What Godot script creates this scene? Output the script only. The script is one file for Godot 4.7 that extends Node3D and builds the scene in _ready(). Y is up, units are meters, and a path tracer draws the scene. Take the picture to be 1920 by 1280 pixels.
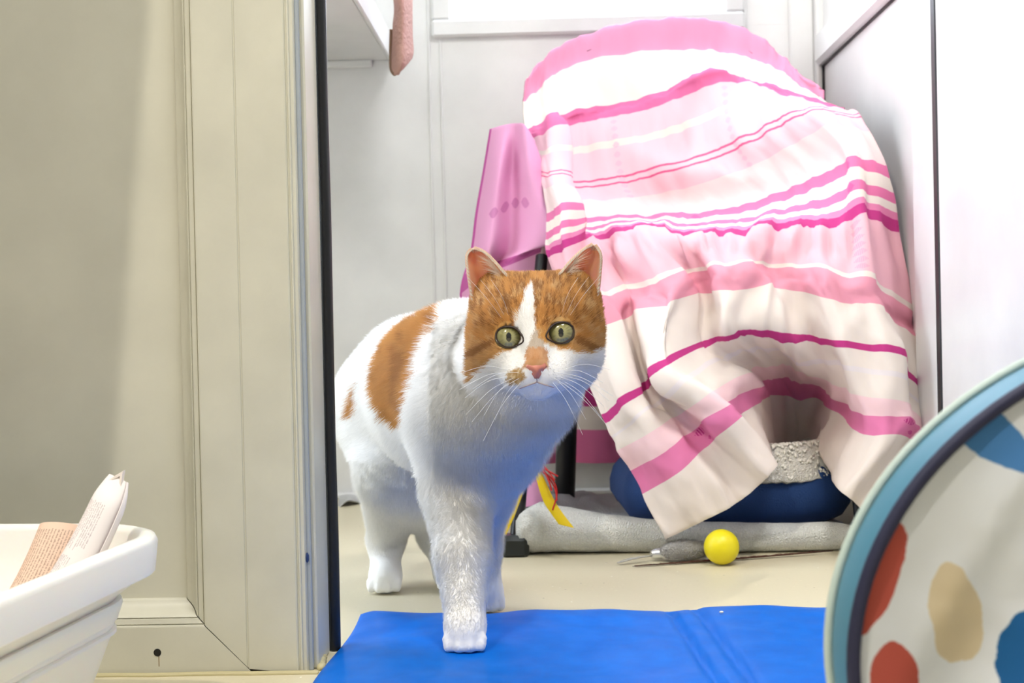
extends Node3D
# A ginger and white cat steps out of its pen. Metres, y up; the pen's depth runs along -z.

const EYE := Vector3(0, 0.29, 0)
var rng := RandomNumberGenerator.new()
var names := {}
var M := {}

func _ready() -> void:
	rng.seed = 20240
	camera_and_light()
	materials()
	build_setting()
	build_chair_and_blanket()
	build_floor_things()
	build_cat()
	build_tunnel()
	build_tray_and_papers()

# ------------------------------------------------------------------ camera, sky, lamps
func camera_and_light() -> void:
	var cam := Camera3D.new()
	cam.name = "camera"
	add_child(cam)
	cam.position = EYE
	cam.basis = Basis(Vector3.UP, deg_to_rad(1.49)) * Basis(Vector3.RIGHT, deg_to_rad(-0.57)) * Basis(Vector3.BACK, deg_to_rad(-1.25))
	var lens := CameraAttributesPhysical.new()
	lens.frustum_focal_length = 46.875
	lens.frustum_focus_distance = 1.16
	lens.frustum_near = 0.05
	lens.frustum_far = 60.0
	lens.exposure_aperture = 14.0
	cam.attributes = lens
	cam.current = true
	var sky_look := ProceduralSkyMaterial.new()
	sky_look.sky_top_color = Color(0.88, 0.93, 1.0)
	sky_look.sky_horizon_color = Color(0.97, 0.985, 1.0)
	sky_look.ground_bottom_color = Color(0.72, 0.74, 0.72)
	sky_look.ground_horizon_color = Color(0.85, 0.87, 0.86)
	sky_look.sun_angle_max = 0.0
	sky_look.energy_multiplier = SKY
	var sky := Sky.new()
	sky.sky_material = sky_look
	var e := Environment.new()
	e.background_mode = Environment.BG_SKY
	e.sky = sky
	e.tonemap_mode = Environment.TONE_MAPPER_LINEAR
	e.tonemap_exposure = 1.0
	e.sdfgi_enabled = true
	e.ssao_enabled = true
	e.ssil_enabled = true
	var we := WorldEnvironment.new()
	we.environment = e
	we.name = "environment"
	add_child(we)
	# the pen's own ceiling lamp, the corridor's ceiling lamp behind and left of the camera
	ceiling_lamp("white square ceiling lamp over the armchair in the pen", Vector3(0.15, 2.28, -2.0), Vector2(0.4, 0.4), Color(0.93, 0.97, 1.0), PEN)
	ceiling_lamp("white square ceiling lamp in the corridor before the pen", Vector3(0.42, 2.38, -0.38), Vector2(0.5, 0.5), Color(1.0, 0.995, 0.985), CORRIDOR)
	bulb_lamp("warm round bulb hanging in the corridor left of the pen", Vector3(-1.0, 2.25, 0.5), Color(1.0, 0.965, 0.90), BULB)

const SKY := 9.5
const PEN := 1.0
const CORRIDOR := 3.5
const BULB := 2.9

func bulb_lamp(label: String, at: Vector3, color: Color, energy: float) -> void:
	var t := thing("hanging_bulb", label, "lamp", at)
	var cord := MB.new()
	cord.tube([Vector3(0, 0.05, 0), Vector3(0, 0.15, 0)], [0.004], 8)
	part("cord", cord.mesh(), plain(Color(0.2, 0.2, 0.2), 0.6), t, true)
	var socket := MB.new()
	socket.tube([Vector3(0, 0.026, 0), Vector3(0, 0.06, 0)], [0.014], 14)
	part("socket", socket.mesh(30), plain(Color(0.2, 0.2, 0.2), 0.5), t, true)
	var glow := plain(Color(1, 1, 1), 0.5)
	glow.emission_enabled = true
	glow.emission = color
	glow.emission_energy_multiplier = 3.0
	var globe := MB.new()
	globe.ball(Vector3.ZERO, Vector3.ONE * 0.03, 20, 12)
	part("bulb", globe.mesh(), glow, t, true)
	var l := OmniLight3D.new()
	l.name = "bulb_light"
	l.light_color = color
	l.light_energy = energy
	l.light_size = 0.014
	l.omni_range = 12.0
	l.omni_attenuation = 2.0
	l.shadow_enabled = true
	t.add_child(l)

func ceiling_lamp(label: String, at: Vector3, size: Vector2, color: Color, energy: float) -> void:
	var t := thing("ceiling_lamp", label, "lamp", at)
	var housing := MB.new()
	housing.box(Vector3(0, 0.0, 0), Vector3(size.x + 0.04, 0.03, size.y + 0.04), 0.004)
	part("housing", housing.mesh(30), plain(Color(0.9, 0.9, 0.9), 0.5), t, true)
	var glow := plain(Color(1, 1, 1), 0.6)
	glow.emission_enabled = true
	glow.emission = color
	glow.emission_energy_multiplier = 1.5
	var face := MB.new()
	face.box(Vector3(0, -0.018, 0), Vector3(size.x, 0.008, size.y), 0.003)
	part("diffuser", face.mesh(30), glow, t, true)
	var l := AreaLight3D.new()
	l.name = "lamp_light"
	l.area_size = size
	l.light_color = color
	l.light_energy = energy
	l.area_range = 12.0
	l.area_attenuation = 2.0
	l.shadow_enabled = true
	t.add_child(l)
	l.position = Vector3(0, -0.028, 0)
	l.basis = Basis(Vector3.RIGHT, -PI / 2)

# ------------------------------------------------------------------ node helpers
func numbered(called: String) -> String:
	var n: int = names.get(called, 0)
	names[called] = n + 1
	return called if n == 0 else "%s_%03d" % [called, n]

func thing(called: String, label: String, category: String, at: Vector3, group := "") -> Node3D:
	var o := Node3D.new()
	o.name = numbered(called)
	add_child(o)
	o.position = at
	o.set_meta("label", label)
	o.set_meta("category", category)
	if group:
		o.set_meta("group", group)
	return o

func struct(called: String) -> Node3D:
	var o := Node3D.new()
	o.name = called
	add_child(o)
	o.set_meta("kind", "structure")
	return o

# a part whose mesh is given in world axes (local = false) or around its thing's base (local = true)
func part(called: String, mesh: Mesh, material: Material, parent: Node3D, local := false, label := "") -> MeshInstance3D:
	var o := MeshInstance3D.new()
	o.name = called
	o.mesh = mesh
	if material:
		o.material_override = material
	parent.add_child(o, true)
	if not local:
		var up := Vector3.ZERO
		var n: Node3D = parent
		while n != self:
			up += n.position
			n = n.get_parent()
		o.position = -up
	if label:
		o.set_meta("label", label)
	return o

func plain(c: Color, rough := 0.6, metal := 0.0) -> StandardMaterial3D:
	var m := StandardMaterial3D.new()
	m.albedo_color = c
	m.roughness = rough
	m.metallic = metal
	return m

func noise_tex(freq: float, lo: Color, hi: Color, size := 512, kind := FastNoiseLite.TYPE_SIMPLEX_SMOOTH, octaves := 4, sd := 1) -> NoiseTexture2D:
	var n := FastNoiseLite.new()
	n.noise_type = kind
	n.frequency = freq
	n.seed = sd
	n.fractal_octaves = octaves
	var t := NoiseTexture2D.new()
	t.width = size
	t.height = size
	t.seamless = true
	t.noise = n
	var g := Gradient.new()
	g.set_color(0, lo)
	g.set_color(1, hi)
	t.color_ramp = g
	return t

func relief(m: StandardMaterial3D, t: Texture2D, centimetres: float) -> void:
	m.heightmap_enabled = true
	m.heightmap_texture = t
	m.heightmap_scale = centimetres

func triplanar(m: StandardMaterial3D, per_metre: float) -> void:
	m.uv1_triplanar = true
	m.uv1_world_triplanar = true
	m.uv1_scale = Vector3.ONE * per_metre

# ------------------------------------------------------------------ mesh builder
class MB:
	var v := PackedVector3Array()
	var uv := PackedVector2Array()
	var c := PackedColorArray()
	var idx := PackedInt32Array()

	func vert(p: Vector3, t := Vector2.ZERO, k := Color.WHITE) -> int:
		v.append(p)
		uv.append(t)
		c.append(k)
		return v.size() - 1

	func tri(a: int, b: int, d: int) -> void:
		idx.append(a)
		idx.append(b)
		idx.append(d)

	func quad(a: int, b: int, d: int, e: int) -> void:
		tri(a, b, d)
		tri(a, d, e)

	# turn the faces added since FROM so that they face outwards (clockwise fronts)
	func outward(from := 0) -> void:
		var vol := 0.0
		for i in range(from, idx.size(), 3):
			vol += v[idx[i]].dot(v[idx[i + 1]].cross(v[idx[i + 2]]))
		# positive volume with counter-clockwise fronts
		if vol > 0.0:
			for i in range(from, idx.size(), 3):
				var k := idx[i + 1]
				idx[i + 1] = idx[i + 2]
				idx[i + 2] = k

	func box(at: Vector3, size: Vector3, bevel := 0.0, turn := Basis.IDENTITY) -> void:
		var from := idx.size()
		var h := size / 2.0
		var b := minf(bevel, minf(h.x, minf(h.y, h.z)) * 0.9)
		if b <= 0.0:
			b = 0.0003
		var at0 := v.size()
		for sx in [-1, 1]:
			for sy in [-1, 1]:
				for sz in [-1, 1]:
					var s := Vector3(sx, sy, sz)
					for a in 3:
						var p := h - Vector3.ONE * b
						p[a] = h[a]
						vert(at + turn * (p * s), Vector2(p[(a + 1) % 3] * s[(a + 1) % 3], p[(a + 2) % 3] * s[(a + 2) % 3]))
		var id := func(s: Vector3i, a: int) -> int:
			return at0 + ((s.x + 1) / 2 * 4 + (s.y + 1) / 2 * 2 + (s.z + 1) / 2) * 3 + a
		for a in 3:
			var p1 := (a + 1) % 3
			var p2 := (a + 2) % 3
			for s in [-1, 1]:
				var q := []
				for k in [[-1, -1], [1, -1], [1, 1], [-1, 1]]:
					var w := Vector3i.ZERO
					w[a] = s
					w[p1] = k[0]
					w[p2] = k[1]
					q.append(id.call(w, a))
				if s > 0:
					quad(q[0], q[3], q[2], q[1])
				else:
					quad(q[0], q[1], q[2], q[3])
			# edges running along axis a
			for s1 in [-1, 1]:
				for s2 in [-1, 1]:
					var lo := Vector3i.ZERO
					lo[a] = -1
					lo[p1] = s1
					lo[p2] = s2
					var hi := lo
					hi[a] = 1
					var k0: int = id.call(lo, p1)
					var k1: int = id.call(hi, p1)
					var k2: int = id.call(hi, p2)
					var k3: int = id.call(lo, p2)
					if s1 * s2 > 0:
						quad(k0, k3, k2, k1)
					else:
						quad(k0, k1, k2, k3)
		for sx in [-1, 1]:
			for sy in [-1, 1]:
				for sz in [-1, 1]:
					var w := Vector3i(sx, sy, sz)
					if sx * sy * sz > 0:
						tri(id.call(w, 0), id.call(w, 2), id.call(w, 1))
					else:
						tri(id.call(w, 0), id.call(w, 1), id.call(w, 2))
		outward(from)

	# closed rings of equal length joined in order, ends capped
	func loft(rings: Array, cap := true, colors := []) -> void:
		var from := idx.size()
		var at0 := v.size()
		var n: int = rings[0].size()
		for r in rings.size():
			for k in n:
				vert(rings[r][k], Vector2(float(k) / n, float(r) / (rings.size() - 1)), colors[r] if colors else Color.WHITE)
		for r in rings.size() - 1:
			for k in n:
				var a := at0 + r * n + k
				var b := at0 + r * n + (k + 1) % n
				quad(a, b, b + n, a + n)
		if cap:
			for end in [0, rings.size() - 1]:
				var mid := Vector3.ZERO
				for p in rings[end]:
					mid += p
				var m := vert(mid / n, Vector2(0.5, float(end) / (rings.size() - 1)), colors[end] if colors else Color.WHITE)
				var b0: int = at0 + end * n
				for k in n:
					if end == 0:
						tri(m, b0 + (k + 1) % n, b0 + k)
					else:
						tri(m, b0 + k, b0 + (k + 1) % n)
		outward(from)

	# a round bar along points, radius per point; squash flattens it along `flat`
	func tube(pts: Array, radii: Array, sides := 10, closed := false, squash := 1.0, flat := Vector3.UP) -> void:
		var from := idx.size()
		var rings := []
		var n := pts.size()
		var up := Vector3.ZERO
		for i in n:
			var a: Vector3 = pts[(i - 1 + n) % n] if closed else pts[maxi(i - 1, 0)]
			var b: Vector3 = pts[(i + 1) % n] if closed else pts[mini(i + 1, n - 1)]
			var d := (b - a).normalized()
			if squash != 1.0:
				up = flat
			elif up == Vector3.ZERO:
				up = Vector3.RIGHT if absf(d.y) > 0.9 else Vector3.UP
			var x := up.cross(d).normalized()
			var y := d.cross(x).normalized()
			up = y
			var ring := []
			var r: float = radii[i] if radii.size() == n else radii[0]
			for k in sides:
				var t := TAU * k / sides
				ring.append(pts[i] + x * cos(t) * r + y * sin(t) * r * squash)
			rings.append(ring)
		if closed:
			rings.append(rings[0])
			loft(rings, false)
		else:
			loft(rings, true)

	# a sheet of points [row][column] with thickness: back side offset along the normals, edges closed
	func sheet(p: Array, thick: float, uvs := []) -> void:
		var from := idx.size()
		var nr := p.size()
		var nc: int = p[0].size()
		var at0 := v.size()
		var nrm := []
		for r in nr:
			for k in nc:
				var du: Vector3 = p[r][mini(k + 1, nc - 1)] - p[r][maxi(k - 1, 0)]
				var dv: Vector3 = p[mini(r + 1, nr - 1)][k] - p[maxi(r - 1, 0)][k]
				nrm.append(dv.cross(du).normalized())
		for side in 2:
			for r in nr:
				for k in nc:
					var t: Vector2 = uvs[r][k] if uvs else Vector2(float(k) / (nc - 1), float(r) / (nr - 1))
					vert(p[r][k] - nrm[r * nc + k] * thick * side, t)
		var o := nr * nc
		for r in nr - 1:
			for k in nc - 1:
				var a := at0 + r * nc + k
				quad(a, a + 1, a + nc + 1, a + nc)
				quad(a + o, a + nc + o, a + nc + 1 + o, a + 1 + o)
		for r in nr - 1:
			for k in [0, nc - 1]:
				var a: int = at0 + r * nc + k
				if k == 0:
					quad(a, a + nc, a + nc + o, a + o)
				else:
					quad(a, a + o, a + nc + o, a + nc)
		for k in nc - 1:
			for r in [0, nr - 1]:
				var a: int = at0 + r * nc + k
				if r == 0:
					quad(a, a + o, a + 1 + o, a + 1)
				else:
					quad(a, a + 1, a + 1 + o, a + o)
		# dv x du must look along the front: flip if the sheet was wound the other way
		var i0 := from
		var a0 := v[idx[i0]]
		var face := (v[idx[i0 + 2]] - a0).cross(v[idx[i0 + 1]] - a0)
		if face.dot(nrm[0]) < 0.0:
			for i in range(from, idx.size(), 3):
				var k := idx[i + 1]
				idx[i + 1] = idx[i + 2]
				idx[i + 2] = k

	func ball(at: Vector3, r: Vector3, seg := 24, rows := 14, turn := Basis.IDENTITY) -> void:
		var rings := []
		for j in range(1, rows):
			var a := PI * j / rows
			var ring := []
			for k in seg:
				var t := TAU * k / seg
				ring.append(at + turn * (Vector3(cos(t) * sin(a), cos(a), sin(t) * sin(a)) * r))
			rings.append(ring)
		loft(rings, true)

	# crease < 0: smooth everywhere; else edges sharper than crease degrees stay sharp
	func mesh(crease := -1.0, colored := false) -> ArrayMesh:
		var fn := PackedVector3Array()
		for i in range(0, idx.size(), 3):
			fn.append((v[idx[i + 2]] - v[idx[i]]).cross(v[idx[i + 1]] - v[idx[i]]))
		var arr := []
		arr.resize(Mesh.ARRAY_MAX)
		if crease < 0.0:
			var n := PackedVector3Array()
			n.resize(v.size())
			for i in idx.size():
				n[idx[i]] += fn[i / 3]
			for i in n.size():
				n[i] = n[i].normalized()
			arr[Mesh.ARRAY_VERTEX] = v
			arr[Mesh.ARRAY_NORMAL] = n
			arr[Mesh.ARRAY_TEX_UV] = uv
			if colored:
				arr[Mesh.ARRAY_COLOR] = c
			arr[Mesh.ARRAY_INDEX] = idx
		else:
			var lim := cos(deg_to_rad(crease))
			var at := {}
			for i in idx.size():
				var key := Vector3i(v[idx[i]] * 100000.0)
				if not at.has(key):
					at[key] = []
				at[key].append(i / 3)
			var v2 := PackedVector3Array()
			var n2 := PackedVector3Array()
			var u2 := PackedVector2Array()
			var c2 := PackedColorArray()
			for i in idx.size():
				var mine := fn[i / 3].normalized()
				var sum := Vector3.ZERO
				for f in at[Vector3i(v[idx[i]] * 100000.0)]:
					if fn[f].normalized().dot(mine) >= lim:
						sum += fn[f]
				v2.append(v[idx[i]])
				n2.append(sum.normalized() if sum.length() > 1e-14 else mine)
				u2.append(uv[idx[i]])
				c2.append(c[idx[i]])
			arr[Mesh.ARRAY_VERTEX] = v2
			arr[Mesh.ARRAY_NORMAL] = n2
			arr[Mesh.ARRAY_TEX_UV] = u2
			if colored:
				arr[Mesh.ARRAY_COLOR] = c2
		var m := ArrayMesh.new()
		m.add_surface_from_arrays(Mesh.PRIMITIVE_TRIANGLES, arr)
		return m

static func cr(a: Vector3, b: Vector3, c: Vector3, d: Vector3, t: float) -> Vector3:
	return 0.5 * ((2.0 * b) + (c - a) * t + (2.0 * a - 5.0 * b + 4.0 * c - d) * t * t + (3.0 * b - a - 3.0 * c + d) * t * t * t)

# smooth line through points, `per` steps between each two
func curve(p: Array, per: int) -> Array:
	var out := []
	var n := p.size()
	for i in n - 1:
		for k in per:
			out.append(cr(p[maxi(i - 1, 0)], p[i], p[i + 1], p[mini(i + 2, n - 1)], float(k) / per))
	out.append(p[n - 1])
	return out

# smooth sheet through a net [row][column] of points
func net(p: Array, per_row: int, per_col: int) -> Array:
	var wide := []
	for row in p:
		wide.append(curve(row, per_col))
	var out := []
	var nc: int = wide[0].size()
	for r in (p.size() - 1) * per_row + 1:
		out.append([])
	for k in nc:
		var col := []
		for r in p.size():
			col.append(wide[r][k])
		var line := curve(col, per_row)
		for r in line.size():
			out[r].append(line[r])
	return out

func rounded_loop(at: Vector3, hx: float, hz: float, r: float, turn := 0.0, per := 8) -> Array:
	var out := []
	var b := Basis(Vector3.UP, turn)
	var rr := minf(r, minf(hx, hz) * 0.999)
	for q in 4:
		var sx: float = [1, -1, -1, 1][q]
		var sz: float = [1, 1, -1, -1][q]
		for k in per + 1:
			var t := PI / 2 * (q + float(k) / per)
			out.append(at + b * Vector3(sx * (hx - rr) + cos(t) * rr, 0, sz * (hz - rr) + sin(t) * rr))
	return out

# ------------------------------------------------------------------ materials
func materials() -> void:
	var mottle := noise_tex(0.01, Color(0.93, 0.93, 0.93), Color(1, 1, 1), 512, FastNoiseLite.TYPE_SIMPLEX_SMOOTH, 5, 3)
	var cream := plain(Color(0.83, 0.82, 0.755), 0.42)
	cream.albedo_texture = mottle
	triplanar(cream, 1.7)
	M.cream = cream
	M.cream_panel = plain(Color(0.83, 0.82, 0.755), 0.5)
	M.cream_panel.albedo_texture = mottle
	triplanar(M.cream_panel, 1.1)
	var white := plain(Color(0.925, 0.925, 0.925), 0.32)
	white.albedo_texture = mottle
	triplanar(white, 0.9)
	M.white = white
	M.corridor = plain(Color(0.60, 0.61, 0.62), 0.8)
	M.seal = plain(Color(0.075, 0.08, 0.095), 0.45)
	M.black_tube = plain(Color(0.055, 0.055, 0.065), 0.4)
	M.grey = plain(Color(0.62, 0.65, 0.68), 0.35)
	# speckled vinyl floor
	var im := Image.create(1024, 1024, false, Image.FORMAT_RGB8)
	im.fill(Color(0.81, 0.775, 0.665))
	for i in 9000:
		var g := rng.randf_range(-0.035, 0.035)
		im.fill_rect(Rect2i(rng.randi_range(0, 1023), rng.randi_range(0, 1023), rng.randi_range(1, 3), rng.randi_range(1, 3)), Color(0.81 + g, 0.775 + g, 0.665 + g))
	for i in 70:
		im.fill_rect(Rect2i(rng.randi_range(0, 1021), rng.randi_range(0, 1021), 2, rng.randi_range(1, 3)), Color(0.94, 0.94, 0.90))
	for i in 26:
		im.fill_rect(Rect2i(rng.randi_range(0, 1021), rng.randi_range(0, 1021), 2, 2), Color(0.45, 0.42, 0.36))
	var vinyl := plain(Color.WHITE, 0.45)
	vinyl.albedo_texture = ImageTexture.create_from_image(im)
	triplanar(vinyl, 1.25)
	M.vinyl = vinyl

# ------------------------------------------------------------------ the room
func slab(called: String, lo: Vector3, hi: Vector3, material: Material, parent: Node3D, bevel := 0.0) -> MeshInstance3D:
	var b := MB.new()
	b.box((lo + hi) / 2.0, hi - lo, bevel)
	return part(called, b.mesh(20), material, parent)

func build_setting() -> void:
	var f := struct("floor")
	slab("vinyl_sheet", Vector3(-1.5, -0.06, -2.45), Vector3(1.6, 0, 1.7), M.vinyl, f)
	var ce := struct("ceiling")
	slab("corridor_ceiling", Vector3(-1.5, 2.4, -1.2), Vector3(1.6, 2.5, 1.7), M.corridor, ce)
	slab("pen_ceiling", Vector3(-0.8, 2.3, -2.45), Vector3(0.6, 2.4, -1.13), M.white, ce)
	var w := struct("wall_corridor")
	slab("side_wall", Vector3(-1.5, 0, -1.2), Vector3(-1.4, 2.4, 1.7), M.corridor, w)
	slab("side_wall", Vector3(1.5, 0, -1.2), Vector3(1.6, 2.4, 1.7), M.corridor, w)
	slab("end_wall", Vector3(-1.4, 0, 1.6), Vector3(1.5, 2.4, 1.7), M.corridor, w)
	slab("front_wall", Vector3(0.5, 0, -1.25), Vector3(1.5, 2.4, -1.2), M.corridor, w)
	slab("door_head", Vector3(-0.2, 2.05, -1.21), Vector3(0.5, 2.4, -1.13), M.corridor, w)
	build_partition()
	build_back_wall()
	build_right_wall()
	var l := struct("wall_left")
	slab("panel", Vector3(-0.8, 0, -2.36), Vector3(-0.74, 2.3, -1.74), M.white, l)
	slab("panel_below_window", Vector3(-0.8, 0, -1.74), Vector3(-0.74, 0.06, -1.2), M.white, l)
	slab("panel_above_window", Vector3(-0.8, 1.5, -1.74), Vector3(-0.74, 2.3, -1.2), M.white, l)
	slab("upright", Vector3(-0.8, 0.06, -1.24), Vector3(-0.74, 1.5, -1.2), M.white, l)
	# glazed side of the pen, left of what the camera sees: daylight falls on the cat's flank
	var side := struct("window_2")
	slab("frame_side", Vector3(-0.79, 0.06, -1.74), Vector3(-0.735, 1.5, -1.71), M.white, side, 0.004)
	slab("frame_side", Vector3(-0.79, 0.06, -1.27), Vector3(-0.735, 1.5, -1.24), M.white, side, 0.004)
	slab("frame_sill", Vector3(-0.79, 0.06, -1.71), Vector3(-0.735, 0.09, -1.27), M.white, side, 0.004)
	slab("frame_head", Vector3(-0.79, 1.47, -1.71), Vector3(-0.735, 1.5, -1.27), M.white, side, 0.004)
	var clear := plain(Color(0.95, 0.98, 1.0, 0.06), 0.05)
	clear.transparency = BaseMaterial3D.TRANSPARENCY_ALPHA
	slab("pane", Vector3(-0.772, 0.09, -1.71), Vector3(-0.768, 1.47, -1.27), clear, side)
	# a tall board that leans in the corridor, left of what the camera sees; it keeps the lamp off part of the partition
	var board := thing("leaning_board", "tall white board leaning in the corridor left of the tray", "board", Vector3(-0.763, 0.003, -0.585))
	var bb := MB.new()
	bb.box(Vector3(0, 0.93, 0), Vector3(0.34, 1.84, 0.02), 0.004, Basis(Vector3.BACK, deg_to_rad(-6.0)))
	part("sheet", bb.mesh(30), M.corridor, board, true)

# profile: [distance from the inner edge, height over the panel]
const OGEE := [[0.0, -0.004], [0.0, 0.003], [0.0012, 0.0045], [0.0035, 0.0055], [0.0065, 0.0075], [0.0092, 0.0115], [0.0112, 0.0162], [0.0122, 0.0182], [0.0132, 0.0188], [0.0136, 0.0178], [0.0142, 0.0178], [0.0146, 0.0195], [0.0185, 0.0205], [0.0189, 0.0196], [0.0195, 0.0196], [0.0199, 0.0225], [0.0215, 0.0232]]

func build_partition() -> void:
	var w := struct("wall_front")
	var xi := -0.3175
	var yi := 0.0615
	var z0 := -1.1535
	var prof := OGEE.duplicate()
	var tail := [[0.0555, 0.0232], [0.0561, 0.0222], [0.0570, 0.0222], [0.0576, 0.0232], [0.0985, 0.0232], [0.0997, 0.0226], [0.1003, 0.0212], [0.1012, 0.0212], [0.1018, 0.0224], [0.1032, 0.0224], [0.1038, 0.0205], [0.1065, 0.0200], [0.1072, 0.0190], [0.1078, 0.0165]]
	# upright: from the mitre at the floor to the head
	var st := MB.new()
	var rows := []
	for q in prof + tail:
		var x: float = xi + q[0]
		var y0: float = maxf(0.0, yi - q[0]) + (0.0006 if q[0] < 0.05 else 0.0)
		rows.append([Vector3(x, y0, z0 + q[1]), Vector3(x, 2.4, z0 + q[1])])
	# back of the upright
	var lastx: float = rows[rows.size() - 1][0].x
	rows.append([Vector3(lastx, 0, -1.2), Vector3(lastx, 2.4, -1.2)])
	rows.append([Vector3(xi, 0, -1.2), Vector3(xi, 2.4, -1.2)])
	var ringA := []
	var ringB := []
	for r in rows:
		ringA.append(r[0])
		ringB.append(r[1])
	st.loft([ringA, ringB])
	part("upright", st.mesh(24), M.cream, w)
	# bottom rail, cut on the mitre
	var rl := MB.new()
	ringA = []
	ringB = []
	for q in prof + [[0.0615, 0.0232]]:
		var y: float = yi - q[0]
		ringA.append(Vector3(-1.4, y, z0 + q[1]))
		ringB.append(Vector3(xi + q[0] - 0.0006, y, z0 + q[1]))
	ringA.append(Vector3(-1.4, 0, -1.2))
	ringB.append(Vector3(xi, 0, -1.2))
	ringA.append(Vector3(-1.4, yi, -1.2))
	ringB.append(Vector3(xi, yi, -1.2))
	rl.loft([ringA, ringB])
	part("bottom_rail", rl.mesh(24), M.cream, w)
	slab("panel", Vector3(-1.4, yi - 0.02, -1.18), Vector3(xi + 0.004, 2.4, z0), M.cream_panel, w)
	# screw hole in the rail
	var hole := MB.new()
	var hp := Vector3(-0.3388, 0.0192, -1.1302)
	var rings := []
	for k in [[0.0, 0.0034], [0.0006, 0.0032], [0.0007, 0.0016]]:
		var ring := []
		for s in 16:
			ring.append(Vector3(hp.x + cos(TAU * s / 16) * k[1], hp.y + sin(TAU * s / 16) * k[1], -1.1305 + k[0]))
		rings.append(ring)
	hole.loft(rings)
	part("screw_hole", hole.mesh(40), plain(Color(0.06, 0.04, 0.03), 0.7), w, false, "dark empty screw hole with a thin stain below it")
	var drip := MB.new()
	drip.box(Vector3(hp.x + 0.0012, hp.y - 0.0075, -1.1303), Vector3(0.0007, 0.009, 0.0003), 0.0001)
	part("drip_stain", drip.mesh(30), plain(Color(0.52, 0.42, 0.26), 0.7), w)
	# small dents with blue wire ends on the upright's edge
	var nick := MB.new()
	nick.ball(Vector3(-0.2092, 0.0974, -1.136), Vector3(0.0016, 0.0045, 0.0016), 10, 8)
	part("paint_nick", nick.mesh(), plain(Color(0.12, 0.22, 0.42), 0.5), w)
	# jamb behind the upright and its black seal
	slab("jamb", Vector3(-0.2098, 0, -1.2015), Vector3(-0.2025, 2.4, -1.142), M.cream, w, 0.0015)
	slab("glazing_bead", Vector3(-0.2118, 0.0, -1.1420), Vector3(-0.2062, 2.4, -1.1372), M.grey, w, 0.0008)
	var se := MB.new()
	var pts := []
	for k in 25:
		pts.append(Vector3(-0.1995 + 0.0004 * sin(k * 2.1), 0.001 + k * 0.0995, -1.2085))
	se.tube(pts, [0.0060], 10)
	part("seal_strip", se.mesh(), M.seal, w, false, "black rubber seal strip")
	# dirty sealant at the foot of the frame
	var sl := MB.new()
	pts = []
	for k in 40:
		pts.append(Vector3(-1.3 + k * 0.0282, 0.0005, -1.1265 + 0.0008 * sin(k * 1.7) + 0.0007 * sin(k * 4.1)))
	sl.tube(pts, [0.0026], 8)
	var yellowed := plain(Color(0.73, 0.69, 0.53), 0.55)
	part("sealant_bead", sl.mesh(), yellowed, w, false, "yellowed sealant line along the floor")
	var blob := MB.new()
	for k in 9:
		blob.ball(Vector3(-0.2 - 0.001 * k, 0.002, -1.14 - 0.007 * k), Vector3(0.004 + 0.001 * sin(k * 3.0), 0.0035 + 0.0015 * sin(k * 5.0), 0.006), 10, 6)
	part("sealant_lump", blob.mesh(), yellowed, w)

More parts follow.
